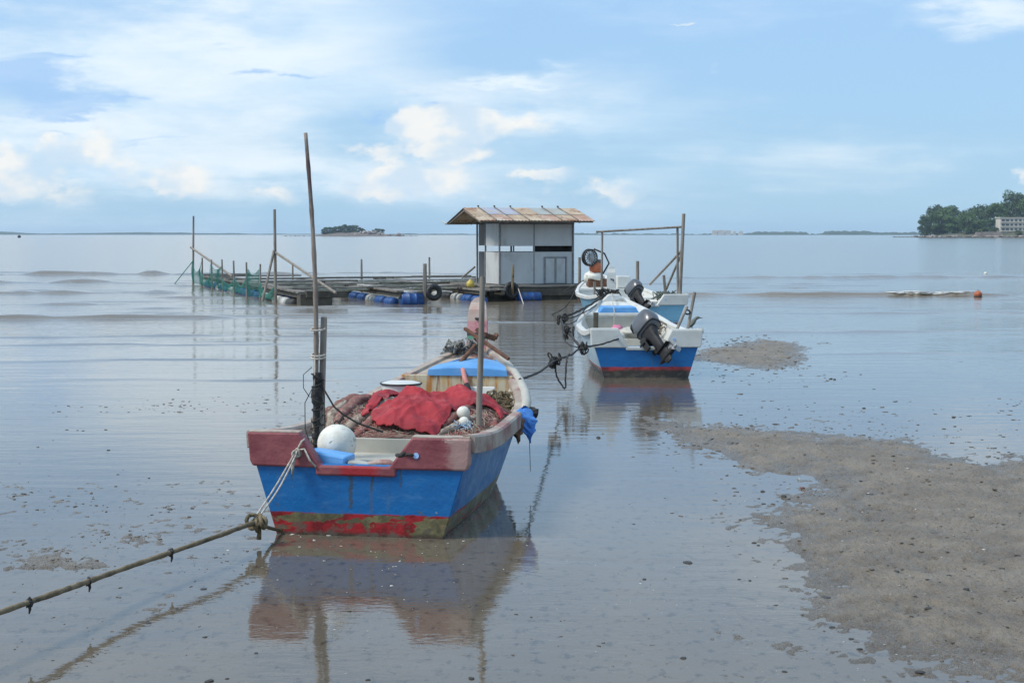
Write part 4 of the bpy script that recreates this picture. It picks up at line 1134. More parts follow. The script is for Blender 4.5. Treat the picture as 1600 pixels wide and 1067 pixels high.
for k, mt in enumerate(seq):
    drum(drum_s, mt, -.02 + rr.uniform(-.03, .03), 1.2 + k * 1.07, .02 + rr.uniform(-.02, .03))
    if k % 2 == 0: drum(drum_s, 'drum_black' if k % 4 else 'drum_blue', .62, 1.2 + k * 1.07, .05)
for k, mt in enumerate(['drum_blue', 'drum_blue', 'drum_white', 'drum_blue', 'drum_blue', 'drum_black', 'drum_white', 'drum_blue']):
    drum(drum_s, mt, 2.95, .75 + k * 1.15, .02)
drum(drum_l, 'drum_blue', 3.35, -.05, .12, 'u')
for k, mt in enumerate(['drum_blue', 'drum_blue', 'drum_white', 'drum_black', 'drum_white', 'drum_black']):
    drum(drum_s, mt, 5.85, 1.0 + k * 1.1, .02)
drum(drum_s, 'drum_blue', 7.55, 1.15, .10, 'u')
obj('end_float', MB().box((.42, .05, .14), (.95, .55, .46)), MT['wood_dark'], raft, bevel=.02)
obj('end_beam', MB().bar((.1, -.2, DZ - .02), (1.35, -.12, DZ - .04), .22, .20), MT['wood_dark'], raft, bevel=.01)
# posts on the left walkway: every 2.6 m
def post(u, v, z1, r_=.035, z0=-.05, lean=0, mt='wood_grey'):
    return obj('post', MB().tube([(u, v, z0), (u + lean * .5, v, (z0 + z1) / 2), (u + lean, v, z1)], [r_, r_ * .95, r_ * .85], 8), MT[mt], raft, smooth=True, angle=40)
for k, v in enumerate((5.1, 7.6, 10.2, 12.8, 15.4, 18.1)):
    post(-.28, v, 1.15 + rr.uniform(-.03, .04), .036, lean=rr.uniform(-.03, .03))
post(-.28, 2.44, 2.86, .050); post(-.28, 20.8, 2.86, .045, lean=.06)
ue, ve = uv(525, 457, .42)
obj('brace_pole', MB().tube([(-.28, 2.44, 1.55), (ue, ve, .40)], .040, 8), MT['wood_grey'], raft)
obj('brace_pole', MB().tube([(-.32, 2.40, 1.60), (-.75, 2.1, .05)], .040, 8), MT['wood_grey'], raft)
obj('brace_pole', MB().tube([(-.35, 20.8, 1.55), (.3, 14.2, .5)], .045, 8), MT['wood_grey'], raft)
obj('brace_pole', MB().tube([(-.28, 20.6, 1.0), (-.9, 21.9, .0)], .018, 8), MT['net_green'], raft)
for (px, top, base_py, r_) in ((457.5, 412, 437, .035), (565, 405, 435, .045), (671, 402, 432, .045)):
    u, v = uv(px, base_py, DZ); d = rw(u, v).y
    post(u, v, at(px, top, d).z, r_)
u, v = uv(640, 462, DZ); post(3.75, -.15, at(640, 412, rw(3.75, -.15).y).z, .07)
# green net along the left side, hung from the posts in sagging bays
bays = [2.44, 5.1, 7.6, 10.2, 12.8, 15.4, 18.1, 20.8]
for k in range(len(bays) - 1):
    mb = MB(); va, vb = bays[k], bays[k + 1]
    top = (.55, .95, .60, .50, .95, .60, .98)[k]; sag = (.30, .16, .28, .25, .22, .3, .4)[k]
    nv, nz = 20, 10
    P = np.zeros((nv + 1, nz + 1, 3))
    for i in range(nv + 1):
        t = i / nv; zt = top - sag * math.sin(math.pi * t) + .04 * math.sin(9 * t + k)
        for j in range(nz + 1):
            q = j / nz
            P[i, j] = (-.30 - .05 * math.sin(math.pi * q) + .03 * math.sin(7 * t + k), va + (vb - va) * t, .06 + (zt - .06) * q)
    for i in range(0, nv + 1): mb.tube([tuple(q) for q in P[i]], .006, 3, caps=False)
    for j in range(0, nz + 1): mb.tube([tuple(q) for q in P[:, j]], .006 if j < nz else .012, 3, caps=False)
    obj('side_net', mb, MT['net_green'], raft)
# cover nets over the cages
cells = [(a, c, e, g_) for (a, c) in ((.75, 2.9), (3.7, 5.8), (6.6, 9.2)) for (e, g_) in ((3.2, 6.1), (6.7, 9.7), (10.3, 13.3))]
for k, (ua, ub, va, vb) in enumerate(cells):
    if ua > 6 and va < 6: continue
    mb = MB(); n = 14
    P = np.zeros((n + 1, n + 1, 3))
    for i in range(n + 1):
        for j in range(n + 1):
            P[i, j] = (ua + (ub - ua) * i / n, va + (vb - va) * j / n, DZ - .03 - .16 * math.sin(math.pi * i / n) * math.sin(math.pi * j / n) + rr.uniform(-.01, .01))
    for i in range(n + 1): mb.tube([tuple(q) for q in P[i]], .016, 3, caps=False); mb.tube([tuple(q) for q in P[:, i]], .016, 3, caps=False)
    obj('cover_net', mb, MT['net_dark'], raft)
# work platform for the shed
for j in range(9):
    v = 1.55 + j * .47
    plank((6.3, v, DZ + .07), (10.0, v + rr.uniform(-.02, .02), DZ + .07), .44, .05)
obj('beam', MB().bar((6.3, 1.38, DZ - .10), (10.0, 1.38, DZ - .10), .10, .24), MT['wood_dark'], raft)
obj('platform_hull', MB().box((8.1, 3.4, .12), (3.6, 3.8, .34)), MT['wood_dark'], raft, bevel=.02)
obj('yellow_jug', MB().lathe([(.10, 0), (.13, .02), (.13, .16), (.05, .22), (.05, .25)], (5.95, 2.2, DZ + .04), None, 12), mat('yellow_plastic', (.55, .42, .08), (.5, .36, .06), 8, .5), raft, smooth=True)

# shed
hu, hv, hz_ = 6.95, 2.25, DZ + .10
shed = thing('work_shed', 'grey panel shed with tan sheet gable roof standing on the raft', 'shed', rw(hu, hv, hz_), RA)
W_, D_, Hw = 2.55, 2.3, 1.97
def panel(x0, x1, z0, z1, y, mt='metal_panel', th=.03, side=False, name='wall_panel'):
    mb = MB()
    if side: mb.box((y, (x0 + x1) / 2, (z0 + z1) / 2), (th, x1 - x0, z1 - z0))
    else: mb.box(((x0 + x1) / 2, y, (z0 + z1) / 2), (x1 - x0, th, z1 - z0))
    return obj(name, mb, MT[mt], shed, bevel=.004)
zs0, zs1 = 1.05, 1.25       # open slot
for (x0, x1) in ((.05, 1.18), (1.20, W_ - .04)):
    panel(x0, x1, .02, zs0, .02); panel(x0, x1, zs1, Hw, .024)
for (x0, x1) in ((.05, 1.2), (1.22, W_ - .04)):
    panel(x0, x1, .02, zs0, D_ - .02); panel(x0, x1, zs1, Hw, D_ - .02)
panel(.05, D_ - .05, zs0 + .002, zs1 - .002, W_ - .03, 'dark_in', side=True, name='shade_sheet')  # dark sheets added here and below as painted shade behind the slot
panel(1.40, W_ - .06, zs0 - .3, zs1 + .3, .55, 'dark_in', name='shade_sheet')
panel(.05, 1.35, .02, zs0, .0, side=True); panel(.05, 1.35, zs1, Hw, .0, side=True)
panel(.05, D_ - .05, .02, zs0, W_, side=True); panel(.05, D_ - .05, zs1, Hw, W_, side=True)
panel(1.55, D_ - .15, .02, zs0, .30, 'dark_in', side=True, name='shade_sheet'); panel(1.55, D_ - .15, zs1, Hw - .12, .30, 'dark_in', side=True, name='shade_sheet')  # dark sheets painted as the shade inside the open doorway
for (x, y) in ((0, 0), (W_, 0), (0, D_), (W_, D_), (1.19, .03), (0, 1.42), (1.21, D_)):
    obj('frame_post', MB().box((x, y, Hw / 2), (.05, .05, Hw)), MT['metal_mid'], shed)
obj('slot_rail', MB().box((W_ / 2, .045, zs0 - .012), (W_, .07, .035)), MT['metal_panel'], shed)
obj('slot_rail', MB().box((W_ / 2, .045, zs1 + .012), (W_, .07, .03)), MT['metal_dark'], shed)
obj('slot_post', MB().box((.50, .05, (zs0 + zs1) / 2), (.04, .04, zs1 - zs0)), MT['metal_dark'], shed)
obj('top_rail', MB().bar((-.02, -.02, Hw + .02), (W_ + .02, -.02, Hw + .02), .06, .08), MT['metal_dark'], shed)
# panelled door leaf at the lower right of the front
df = obj('door_frame', MB().box((1.55, -.015, .45), (.05, .03, .85)).box((2.30, -.015, .45), (.05, .03, .85)).box((1.925, -.015, .875), (.80, .03, .05)).box((1.925, -.012, .45), (.05, .025, .80)), MT['metal_mid'], shed)
for x in (1.74, 2.11):
    obj('door_panel', MB().box((x, -.008, .45), (.30, .02, .78)), MT['metal_panel'], df)
# roof: two slopes of separate sheets with battens
zr, ze = 2.46, 2.05
x0r, x1r = -.86, W_ + .50
y0r, ym, y1r = -.62, D_ / 2, D_ + .70
cols_ = ['roof_tin', 'roof_blue', 'roof_blue', 'roof_tin', 'roof_grey', 'roof_grey', 'roof_tin']
ns = len(cols_)
def slope(xa, xb, ya, za, yb, zb, mt, th=.02, name='roof_sheet', corr=True):
    n = 10; T = []
    for i in range(n + 1):
        x = xa + (xb - xa) * i / n; dz = (.018 if i % 2 else 0) if corr else 0
        T.append([(x, ya, za + dz), (x, (ya + yb) / 2, (za + zb) / 2 + dz), (x, yb, zb + dz)])
    T = np.array(T); Bm = T.copy(); Bm[..., 2] -= th
    return obj(name, MB().grid(T).grid(Bm[:, ::-1]), MT[mt], shed)
for k in range(ns):
    xa, xb = x0r + (x1r - x0r) * k / ns, x0r + (x1r - x0r) * (k + 1) / ns + .04
    lift = .006 * (k % 2)
    zm = ze + (zr - ze) * .46; yq = y0r + (ym - y0r) * .46
    slope(xa, xb, y0r, ze + lift, yq + .05, zm + .02 + lift, ('roof_tin', 'roof_rust', 'roof_tin', 'roof_tin', 'roof_rust', 'roof_tin', 'roof_rust')[k])
    slope(xa, xb, yq, zm + .02 + lift, ym, zr + .025 + lift, cols_[k])
    slope(xa, xb, ym, zr + .02 + lift, y1r, ze - .05 + lift, 'roof_tin')
for k in range(1, ns):
    x = x0r + (x1r - x0r) * k / ns
    if k == 4: continue
    obj('roof_batten', MB().bar((x, y0r + .05, ze + .035), (x - .04, ym, zr + .06), .04, .02), MT['wood_plank'], shed)
    obj('ridge_bolt', MB().box((x - .04, ym, zr + .09), (.05, .05, .04)), MT['black'], shed)
for y, z in ((y0r + .1, ze - .02), (ym, zr - .05), (y1r - .1, ze - .06)):
    obj('purlin', MB().bar((x0r + .02, y, z), (x1r - .02, y, z), .06, .06), MT['wood_grey'], shed)
for x in (x0r + .06, 0, W_):
    obj('rafter', MB().bar((x, y0r + .05, ze - .03), (x, ym, zr - .04), .05, .07), MT['wood_grey'], shed)
    obj('rafter', MB().bar((x, ym, zr - .04), (x, y1r - .05, ze - .07), .05, .07), MT['wood_grey'], shed)
obj('gable_board', MB().prism([(0, 0), (D_, 0), (D_ / 2, zr - Hw - .16)], 0, .03), MT['dark_in'], shed, loc=(.02, 0, Hw), rot=(0, 0, math.pi / 2))
obj('gutter', MB().tube([(x0r - .12, y1r + .10, ze + .02), (x0r - .05, y1r, ze - .07), (x0r + .8, y1r, ze - .07)], .03, 8), MT['white_gel'], shed)

# tyres
def tyre(label, p, rz, Rr=.26, r_=.085):
    t = obj('tyre_fender', MB().torus((0, 0, 0), Rr - r_, r_, rotx(math.pi / 2), 36, 12), MT['black'], smooth=True)
    t.location = p; t.rotation_euler = (0, 0, rz); return tag(t, label, 'tyre', 'old tyres hung on the raft')
tyre('old tyre hung on the post beside the big blue drum', rw(3.98, -.32, .36), RA)
tyre('old tyre hung on the front edge before the shed', rw(6.95, 1.12, .33), RA + .1, .28)
tag(obj('rope_coil', MB().tube([rw(6.98, 1.0, 1.15), rw(6.97, 1.02, .85), rw(6.95, 1.0, .5), rw(6.96, 1.0, .2)], [.03, .05, .045, .03], 6), MT['rope_tan'], smooth=True), 'tan rope hanging through the tyre before the shed', 'rope')
bar_ = obj('leaning_pole', MB().tube([at(722, 434, 53.5), at(742, 417, 53)], .035, 8), MT['wood_grey'])
tag(bar_, 'thin grey pole leaning from the raft planks towards the shed', 'pole')
# stakes standing in the water by the pale boat
for (px, top, bot, Y, lab) in ((996, 408, 446, 47.0, 'grey stake standing in water behind the pale blue boat'), (905.5, 402, 438, 56.0, 'thin grey stake standing in water beside the shed')):
    q = at(px, bot, Y); q.z = -.1
    o = obj('mooring_stake', MB().tube([(0, 0, 0), (0, 0, at(px, top, Y).z + .1)], [.06, .05], 8), MT['wood_grey'], smooth=True, angle=40); o.location = q
    tag(o, lab, 'stake')

# ---------------------------------------------------------------- ropes
def catmull(P, n=8):
    P = [Vector(p) for p in P]; out = []
    Q = [P[0] * 2 - P[1]] + P + [P[-1] * 2 - P[-2]]
    for i in range(1, len(Q) - 2):
        for k in range(n):
            t = k / n
            out.append(.5 * ((2 * Q[i]) + (Q[i + 1] - Q[i - 1]) * t + (2 * Q[i - 1] - 5 * Q[i] + 4 * Q[i + 1] - Q[i + 2]) * t * t + (3 * Q[i] - Q[i - 1] - 3 * Q[i + 1] + Q[i + 2]) * t ** 3))
    return out + [P[-1]]
def rope(name, P, r_, mt, label, cat='rope', n=8, sides=8, wob=0.0):
    pts = catmull(P, n); rq = random.Random(len(pts) * 7 + 1)
    if wob: pts = [p + Vector((rq.uniform(-wob, wob), rq.uniform(-wob, wob), rq.uniform(-wob, wob))) for p in pts]
    o = obj(name, MB().tube(pts, [r_ * (1 + rq.uniform(-.08, .08)) for _ in pts], sides), MT[mt], smooth=True)
    return tag(o, label, cat)
K = Vector((ground(400, 852).x, ground(400, 852).y, 0)); K.z = at(400, 815, K.y).z
hz_pts = [K]
for px, ry, rf in ((330, 841, 930), (200, 886, 985), (100, 922, 1045), (0, 957, 1098)):
    g_ = ground(px, (ry + rf) / 2); hz_pts.append(Vector((g_.x, g_.y, at(px, ry, g_.y).z)))
dv = (hz_pts[-1] - hz_pts[-2]).normalized()
hz_pts += [hz_pts[-1] + dv * 1.5 + Vector((0, 0, -.01)), hz_pts[-1] + dv * 3.2 + Vector((0, 0, -.02))]
haw = thing('mooring_hawser', 'thick weedy mooring rope stretched low over the mud to the knot', 'rope', tuple(K))
hp = catmull([p - K for p in hz_pts], 12); rq = random.Random(5)
obj('rope_strand', MB().tube(hp, [.0148 * (1 + rq.uniform(-.1, .14)) for _ in hp], 10), MT['rope_tan'], haw, smooth=True)
for k in (18, 31, 44, 52):
    if k < len(hp):
        obj('weed_tuft', MB().lump(tuple(hp[k]), .022, .022, .026, k, .4, 8, 5).tube([hp[k] + Vector((0, 0, -.01)), hp[k] + Vector((.006, 0, -.035)), hp[k] + Vector((.0, 0, -.06))], [.012, .008, .004], 5), MT['rope_black'], haw)
kn = MB(); rq = random.Random(9)
for k in range(8):
    kn.torus((rq.uniform(-.03, .06), rq.uniform(-.02, .02), rq.uniform(-.03, .03)), rq.uniform(.025, .045), .014, rotx(rq.uniform(0, 3)) @ roty(rq.uniform(0, 3)), 12, 6)
kn.tube([(0.02, 0, 0), (.025, 0, -.06), (.02, 0, -.12)], [.016, .014, .018], 6)
obj('knot', kn, MT['rope_tan'], haw, smooth=True)
corner = world(B1, (-.58, .0, .012))
obj('tail_rope', MB().tube(catmull([Vector((.02, 0, -.005)), (corner - K) * .5 + Vector((0, 0, -.005)), corner - K + Vector((.02, .02, 0))], 6), .013, 8), MT['rope_tan'], haw, smooth=True)
st_ = obj('mooring_stake', MB().tube([(0, 0, 0), (0, 0, hz_pts[-1].z + .25)], [.07, .06], 10), MT['wood_dark'], smooth=True); st_.location = (hz_pts[-1].x, hz_pts[-1].y, -.15)
tag(st_, 'dark wooden stake holding the end of the thick mooring rope', 'stake')
h1 = world(B1, (-.43, -.055, .60))
wr = thing('white_line', 'doubled thin white rope from the knot to the left transom ear', 'rope', tuple(K))
for off in (-.012, .014):
    obj('strand', MB().tube(catmull([Vector((off, 0, .02)), (h1 - K) * .5 + Vector((off * 1.2, 0, -.015)), h1 - K + Vector((off * .5, 0, 0))], 8), .0065, 6), MT['rope_white'], wr, smooth=True)
wk = MB(); q0 = h1 - K
for k in range(4): wk.torus(q0 + Vector((rq.uniform(-.02, .03), -.01, rq.uniform(-.03, .02))), .022, .007, rotx(rq.uniform(.8, 2.2)) @ roty(rq.uniform(-1, 1)), 12, 5)
wk.tube([q0, q0 + Vector((.05, -.015, .01)), q0 + Vector((.09, -.02, -.07)), q0 + Vector((.13, -.02, -.115))], .008, 5)
wk.tube([q0, q0 + Vector((-.03, -.02, -.10)), q0 + Vector((-.035, -.02, -.17))], [.010, .012, .008], 5)
wk.tube([q0, q0 + Vector((.03, -.01, .06)), q0 + Vector((.045, .03, .075))], .008, 5)
obj('knot', wk, MT['rope_white'], wr, smooth=True)
# lines between the boats
A_ = world(B1, (.60, 3.25, .80)); K1 = at(868, 563, 19.2); K2 = at(909, 544, 21.0); T2 = world(B2, (-.42, -.05, .575))
rope('mooring_line', [A_, A_.lerp(K1, .5) - Vector((0, 0, .03)), K1, K1.lerp(K2, .5) - Vector((0, 0, .02)), K2, K2.lerp(T2, .5) - Vector((0, 0, .015)), T2], .013, 'rope_black', 'black mooring line running from the red-eared boat to the blue transom', wob=.004)
Bw = world(B2, (-.12, 4.6, 1.02)); Q1 = at(877, 498, 24.5); Q2 = at(889, 520, 22.5)
rope('bow_line', [Bw, Bw.lerp(Q1, .35) - Vector((0, 0, .02)), Bw.lerp(Q1, .7) - Vector((0, 0, .02)), Q1, Q2, K2], .019, 'rope_black', 'thick black bow line looping left from the white stem down to the tangle', wob=.006)
rope('bow_line', [Bw + Vector((0, 0, -.04)), Bw.lerp(Q1, .5) - Vector((0, 0, .10)), Q1 - Vector((0, 0, .03))], .010, 'rope_black', 'thin slack black line under the thick bow line', wob=.006)
rope('hanging_loop', [K1, at(869, 585, 19.2), at(877, 600, 19.2), at(883, 606, 19.2), at(884, 585, 19.4), at(886, 560, 19.6), K1.lerp(K2, .5)], .011, 'rope_black', 'black rope loop hanging to the water below the tangle', wob=.004)
rope('hanging_loop', [Q1, at(879, 515, 24), at(882, 531, 23), at(893, 540, 22), K2], .010, 'rope_black', 'slack black rope hanging beside the thick bow line', wob=.006)
rope('hanging_loop', [Bw.lerp(Q1, .45), at(905, 497, 26), at(893, 505, 25.5), Q1.lerp(Q2, .4)], .009, 'rope_black', 'small slack loop of rope hung beneath the bow line', wob=.004)
for k, q in enumerate((K1, K2, Q1, Q2)):
    mb = MB(); rq = random.Random(60 + k)
    for j in range(14):
        mb.torus((rq.uniform(-.07, .07), rq.uniform(-.06, .06), rq.uniform(-.06, .06)), rq.uniform(.02, .06), .010, rotx(rq.uniform(0, 3)) @ roty(rq.uniform(0, 3)), 10, 5)
    o = obj('rope_tangle', mb, MT['rope_black'], smooth=True); o.location = q
    tag(o, ('tangle of black rope hanging low above the wet mud left of the boats', 'tangle of black rope joining the two lines', 'tangle of black rope at the top of the bow line', 'tangle of black rope halfway down the bow line')[k], 'rope')
mb = MB(); rq = random.Random(77)
for j in range(40):
    q = Vector((rq.uniform(-.18, .14), rq.uniform(-.1, .1), rq.uniform(-.03, .08)))
    mb.tube([q, q + Vector((rq.uniform(-.1, .1), rq.uniform(-.1, .1), .04)), q + Vector((rq.uniform(-.14, .14), 0, -.06))], .012, 4)
o = obj('rope_tangle', mb, MT['rope_black']); o.location = world(B2, (-.06, 4.45, 1.04)); tag(o, 'dark rope bunch at the foot of the white stem', 'rope')
rope('white_line', [world(B2, (-.02, 4.5, 1.08)), world(B2, (-.04, 4.2, 1.05)), world(B2, (-.08, 3.7, .90)), world(B2, (-.10, 3.33, .80)), world(B2, (-.11, 3.28, .45))], .008, 'rope_white', 'thin white rope hanging over the light blue hatch of the white-rimmed boat')
rope('raft_line', [rw(7.2, 1.2, .42), at(822, 482, 45.5), at(845, 495, 40), ground(872, 508) + Vector((0, 0, -.02))], .016, 'rope_white', 'pale mooring line slanting from the raft into the water')
rope('raft_line', [rw(9.9, 1.4, .5), at(880, 457, 44.5), world(B3, (-.55, 4.4, .92))], .014, 'rope_black', 'dark line from the raft platform to the pale blue boat')
rope('raft_line', [world(B3, (-.98, 3.2, .78)), at(885, 478, 38), ground(862, 492)], .012, 'rope_black', 'dark line slanting from the pale blue boat into the water')

# ---------------------------------------------------------------- bird, buoys
hb = thing('heron', 'small grey-green heron hunched behind the bright blue boat', 'bird')
hb.location = ground(1082, 522) ; hb.location.z = 0
path = [(-.16, 0, .10), (-.10, 0, .15), (-.04, 0, .20), (.03, 0, .255), (.07, 0, .295), (.10, 0, .32), (.135, 0, .333), (.165, 0, .332), (.20, 0, .328), (.27, 0, .322)]
rads = [.012, .035, .062, .060, .042, .034, .034, .026, .011, .003]
bb = MB().tube(path, rads, 14)
for y in (-.02, .022): bb.tube([(-.02, y, .17), (-.005, y, .09), (-.015, y, 0), (.03, y, -.004)], [.012, .006, .006, .004], 6)
obj('body', bb, MT['feather'], hb, smooth=True)
for sd in (-1, 1):
    obj('wing', MB().tube([(.03, sd * .045, .25), (-.04, sd * .06, .205), (-.12, sd * .04, .14), (-.17, sd * .015, .10)], [.02, .032, .022, .006], 10, sq=.5), MT['feather'], hb, smooth=True)
obj('beak', MB().tube([(.165, 0, .331), (.21, 0, .327), (.28, 0, .321)], [.014, .010, .002], 8), MT['beak'], hb, smooth=True)
hb.scale = (.78, 1, 1.05)
def buoy(p, r_, mt, label, cap=True):
    t = thing('mooring_buoy', label, 'buoy', (p.x, p.y, 0))
    obj('float_body', MB().lathe([(r_ * .15, -r_ * .8), (r_ * .75, -r_ * .62), (r_, 0), (r_ * .9, r_ * .5), (r_ * .55, r_ * .88), (r_ * .1, r_ * 1.02)], (0, 0, r_ * .55), None, 20), MT[mt], t, smooth=True)
    if cap: obj('waterline_weed', MB().torus((0, 0, r_ * .08), r_ * .9, r_ * .16, None, 24, 8), MT['rope_black'], t, smooth=True)
    obj('eye', MB().torus((0, 0, r_ * 1.6), r_ * .14, r_ * .05, rotx(1.57), 12, 6), MT['black'], t, smooth=True)
    return t
buoy(ground(1528, 464), .135, 'orange', 'faded orange mooring buoy floating beside the breaking ripple')
buoy(ground(1540, 429), .09, 'foam_white', 'tiny white float bobbing alone out on the water', False)
buoy(ground(30, 371.6), 1.0, 'drum_black', 'tiny dark buoy far out on the open sea', False)
# foam on the breaking ripple
fm = MB(); rq = random.Random(15)
for k in range(230):
    px = rq.gauss(1462, 34); d_ = 52.6 + rq.uniform(-.35, .25)
    if not 1395 < px < 1522: continue
    x = (px - 800) / F * d_
    yy = d_ + .03 * (x - 11.1)
    zz = float(sea_height(np.array([x]), np.array([yy]))[0])
    fm.lump((x, yy, zz + .004), rq.uniform(.08, .32), rq.uniform(.03, .12), rq.uniform(.006, .016), k, .45, 7, 4)
o = obj('surf_foam', fm, MT['foam'], smooth=True); o['kind'] = 'stuff'; o['label'] = 'white foam on the breaking ripple beside the orange buoy'

# ---------------------------------------------------------------- stones, shells, mud lumps
def ground_z(x, y): return float(max(0.0, mud_height(np.array([x]), np.array([y]))[0]))
def stone_mesh(seed, fl=.6):
    return MB().lump((0, 0, 0), 1, .85, fl, seed, .22, 9, 6).mesh('stone', True)
stones = [stone_mesh(k) for k in range(6)]
for me in stones: me.materials.append(MT['stone'])
spots = [(1075, 879, 11, .4, 'dark flat stone lying alone in the still shallow film'), (1007, 905, 5, .6, None), (1172, 907, 4, .6, None), (1178, 848, 5, .6, None), (1192, 768, 5, .8, 'round dark stone in the wet inlet of the mud bank'),
         (1225, 777, 6, .8, 'larger round dark stone in the wet inlet'), (1254, 764, 5, .8, 'small reddish stone in the wet inlet of the mud bank'), (1364, 719, 4, .7, None), (1364, 730, 4, .7, None), (1345, 755, 4, .6, None), (1343, 1014, 7, .6, None), (1068, 1028, 8, .5, None), (1226, 1049, 6, .5, None),
         (1437, 1051, 13, .45, 'dark clump of weedy mud at the bank edge'), (1450, 957, 10, .6, 'dark mud mound standing on the grey bank'), (1510, 931, 8, .6, None), (1290, 935, 12, .3, None), (1300, 980, 7, .5, None), (1330, 998, 6, .5, None), (1401, 902, 6, .5, None), (1565, 897, 7, .5, None), (1482, 908, 6, .5, None), (1590, 873, 7, .5, None),
         (935, 684, 5, .9, 'small dark ball resting on the still film between boats'), (327, 1064, 10, .5, 'dark weed clump lying near the big mooring rope reflection'), (355, 1060, 5, .5, None), (736, 1060, 8, .6, 'dark stone at the end of the side post reflection'), (400, 1020, 5, .5, None), (320, 995, 6, .4, None), (232, 973, 7, .35, None), (318, 920, 7, .4, None), (1185, 852, 4, .6, None), (575, 1062, 6, .5, None), (1155, 905, 4, .5, None), (1298, 592, 4, .7, None), (1304, 593, 4, .7, None), (1490, 652, 5, .6, None), (1350, 638, 4, .7, None)]
MT['stone_red'] = mat('reddish_stone', (.22, .06, .05), (.14, .05, .04), 14, .6)
for k, (px, py, wpx, fl, lab) in enumerate(spots):
    p = ground(px, py); r_ = wpx * p.y / F * .75
    o = bpy.data.objects.new('stone', stones[k % 6] if 'red' not in (lab or '') else stones[k % 6].copy()); C.objects.link(o)
    if lab and 'reddish' in lab: o.data.materials[0] = MT['stone_red']
    o.location = (p.x, p.y, ground_z(p.x, p.y) + r_ * fl * .15); o.scale = (r_, r_, r_ * fl); o.rotation_euler = (0, 0, rng.uniform(0, 6.28))
    tag(o, lab or 'small dark stone scattered on the wet mudflat', 'stone', 'stones on the mudflat')
MBd, MBs = MB(), MB()
rq = random.Random(100)
def scatter(mb, px, py, spx, spy, n, w0, w1, fl=.55, stretch=1.6, zoff=.0):
    for _ in range(n):
        x_, y_ = rq.gauss(px, spx), rq.gauss(py, spy)
        if y_ < 520 or y_ > 1100: continue
        p = ground(x_, y_)
        if p.y > 36: continue
        r_ = (w0 + (w1 - w0) * rq.random() ** 2.2) * p.y / F * .5
        fl_ = fl * (.35 if p.y > 17 else .55)
        mb.lump((p.x, p.y, ground_z(p.x, p.y) + r_ * fl_ * .2 + zoff), r_ * rq.uniform(.6, stretch), r_ * rq.uniform(.6, stretch), r_ * fl_, rq.random(), .5, 6, 4, rq.uniform(0, 3.1))
# clusters seen on the left flat
for (px, py, sx, sy, n) in ((75, 866, 45, 14, 60), (112, 885, 22, 7, 25), (225, 838, 18, 8, 30), (165, 832, 20, 10, 30), (75, 784, 40, 10, 30), (165, 790, 30, 8, 22), (270, 795, 20, 5, 18), (20, 775, 20, 4, 14), (330, 870, 30, 10, 16), (150, 760, 120, 60, 60), (240, 930, 120, 60, 70), (380, 900, 40, 30, 14), (60, 960, 60, 40, 24),
                            (265, 632, 28, 5, 40), (330, 640, 40, 5, 40), (400, 625, 60, 8, 45), (210, 640, 45, 5, 24), (100, 640, 60, 6, 20), (560, 610, 60, 10, 30),
                            (1110, 552, 18, 9, 60), (1150, 536, 30, 6, 70), (1190, 545, 40, 14, 130), (1160, 580, 45, 8, 70), (1230, 570, 30, 10, 60), (1290, 590, 25, 6, 24), (1290, 535, 10, 2, 10), (1110, 512, 30, 3, 20), (1200, 590, 60, 8, 40),
                            (1580, 640, 18, 12, 30), (1510, 652, 14, 2, 12), (1560, 695, 35, 16, 50), (1350, 650, 90, 10, 50), (1250, 640, 90, 14, 50), (1150, 655, 70, 14, 60), (1100, 690, 70, 20, 120), (1180, 665, 40, 5, 40), (1370, 680, 40, 6, 40), (1190, 740, 60, 20, 40), (1120, 800, 60, 20, 30),
                            (760, 990, 180, 50, 46), (560, 940, 130, 50, 46), (950, 950, 150, 90, 24)):
    scatter(MBd, px, py, sx, sy, int(n * .8), 1.3, 6.5)
for (px, py, sx, sy, n) in ((1450, 850, 110, 90, 330), (1380, 760, 130, 40, 170), (1520, 960, 70, 60, 130)):
    scatter(MBd, px, py, sx, sy, n, 1.2, 7)
scatter(MBd, 1440, 850, 130, 110, 900, .7, 2.6); scatter(MBd, 250, 880, 200, 90, 260, .7, 2.4); scatter(MBd, 800, 950, 250, 70, 160, .7, 2.2)
scatter(MBs, 560, 860, 90, 22, 40, 2, 7, .4); scatter(MBs, 700, 940, 200, 80, 46, 1.5, 4, .4); scatter(MBs, 1400, 860, 130, 90, 120, 1.5, 4.5, .4); scatter(MBs, 1050, 940, 120, 80, 40, 1.2, 3, .4)
# dark lumps laid along the hawser's reflection line, imitating that reflection
for t in np.linspace(0, 1, 110):
    px, py = 432 + (60 - 432) * t, 878 + (1064 - 878) * t + 8 * math.sin(t * 9)
    scatter(MBd, px, py, 5, 2.2, 2, 1.5, 6, .3, 2.2)
for mb, nm, mt, lab in ((MBd, 'mud_lumps_and_reflection', 'debris', 'dark mud lumps and weed scraps on the wet flat, with a lump-drawn rope reflection'), (MBs, 'shell_bits', 'shell', 'pale shell fragments strewn over the wet flat')):
    o = obj(nm, mb, MT[mt], smooth=True); o['kind'] = 'stuff'; o['label'] = lab

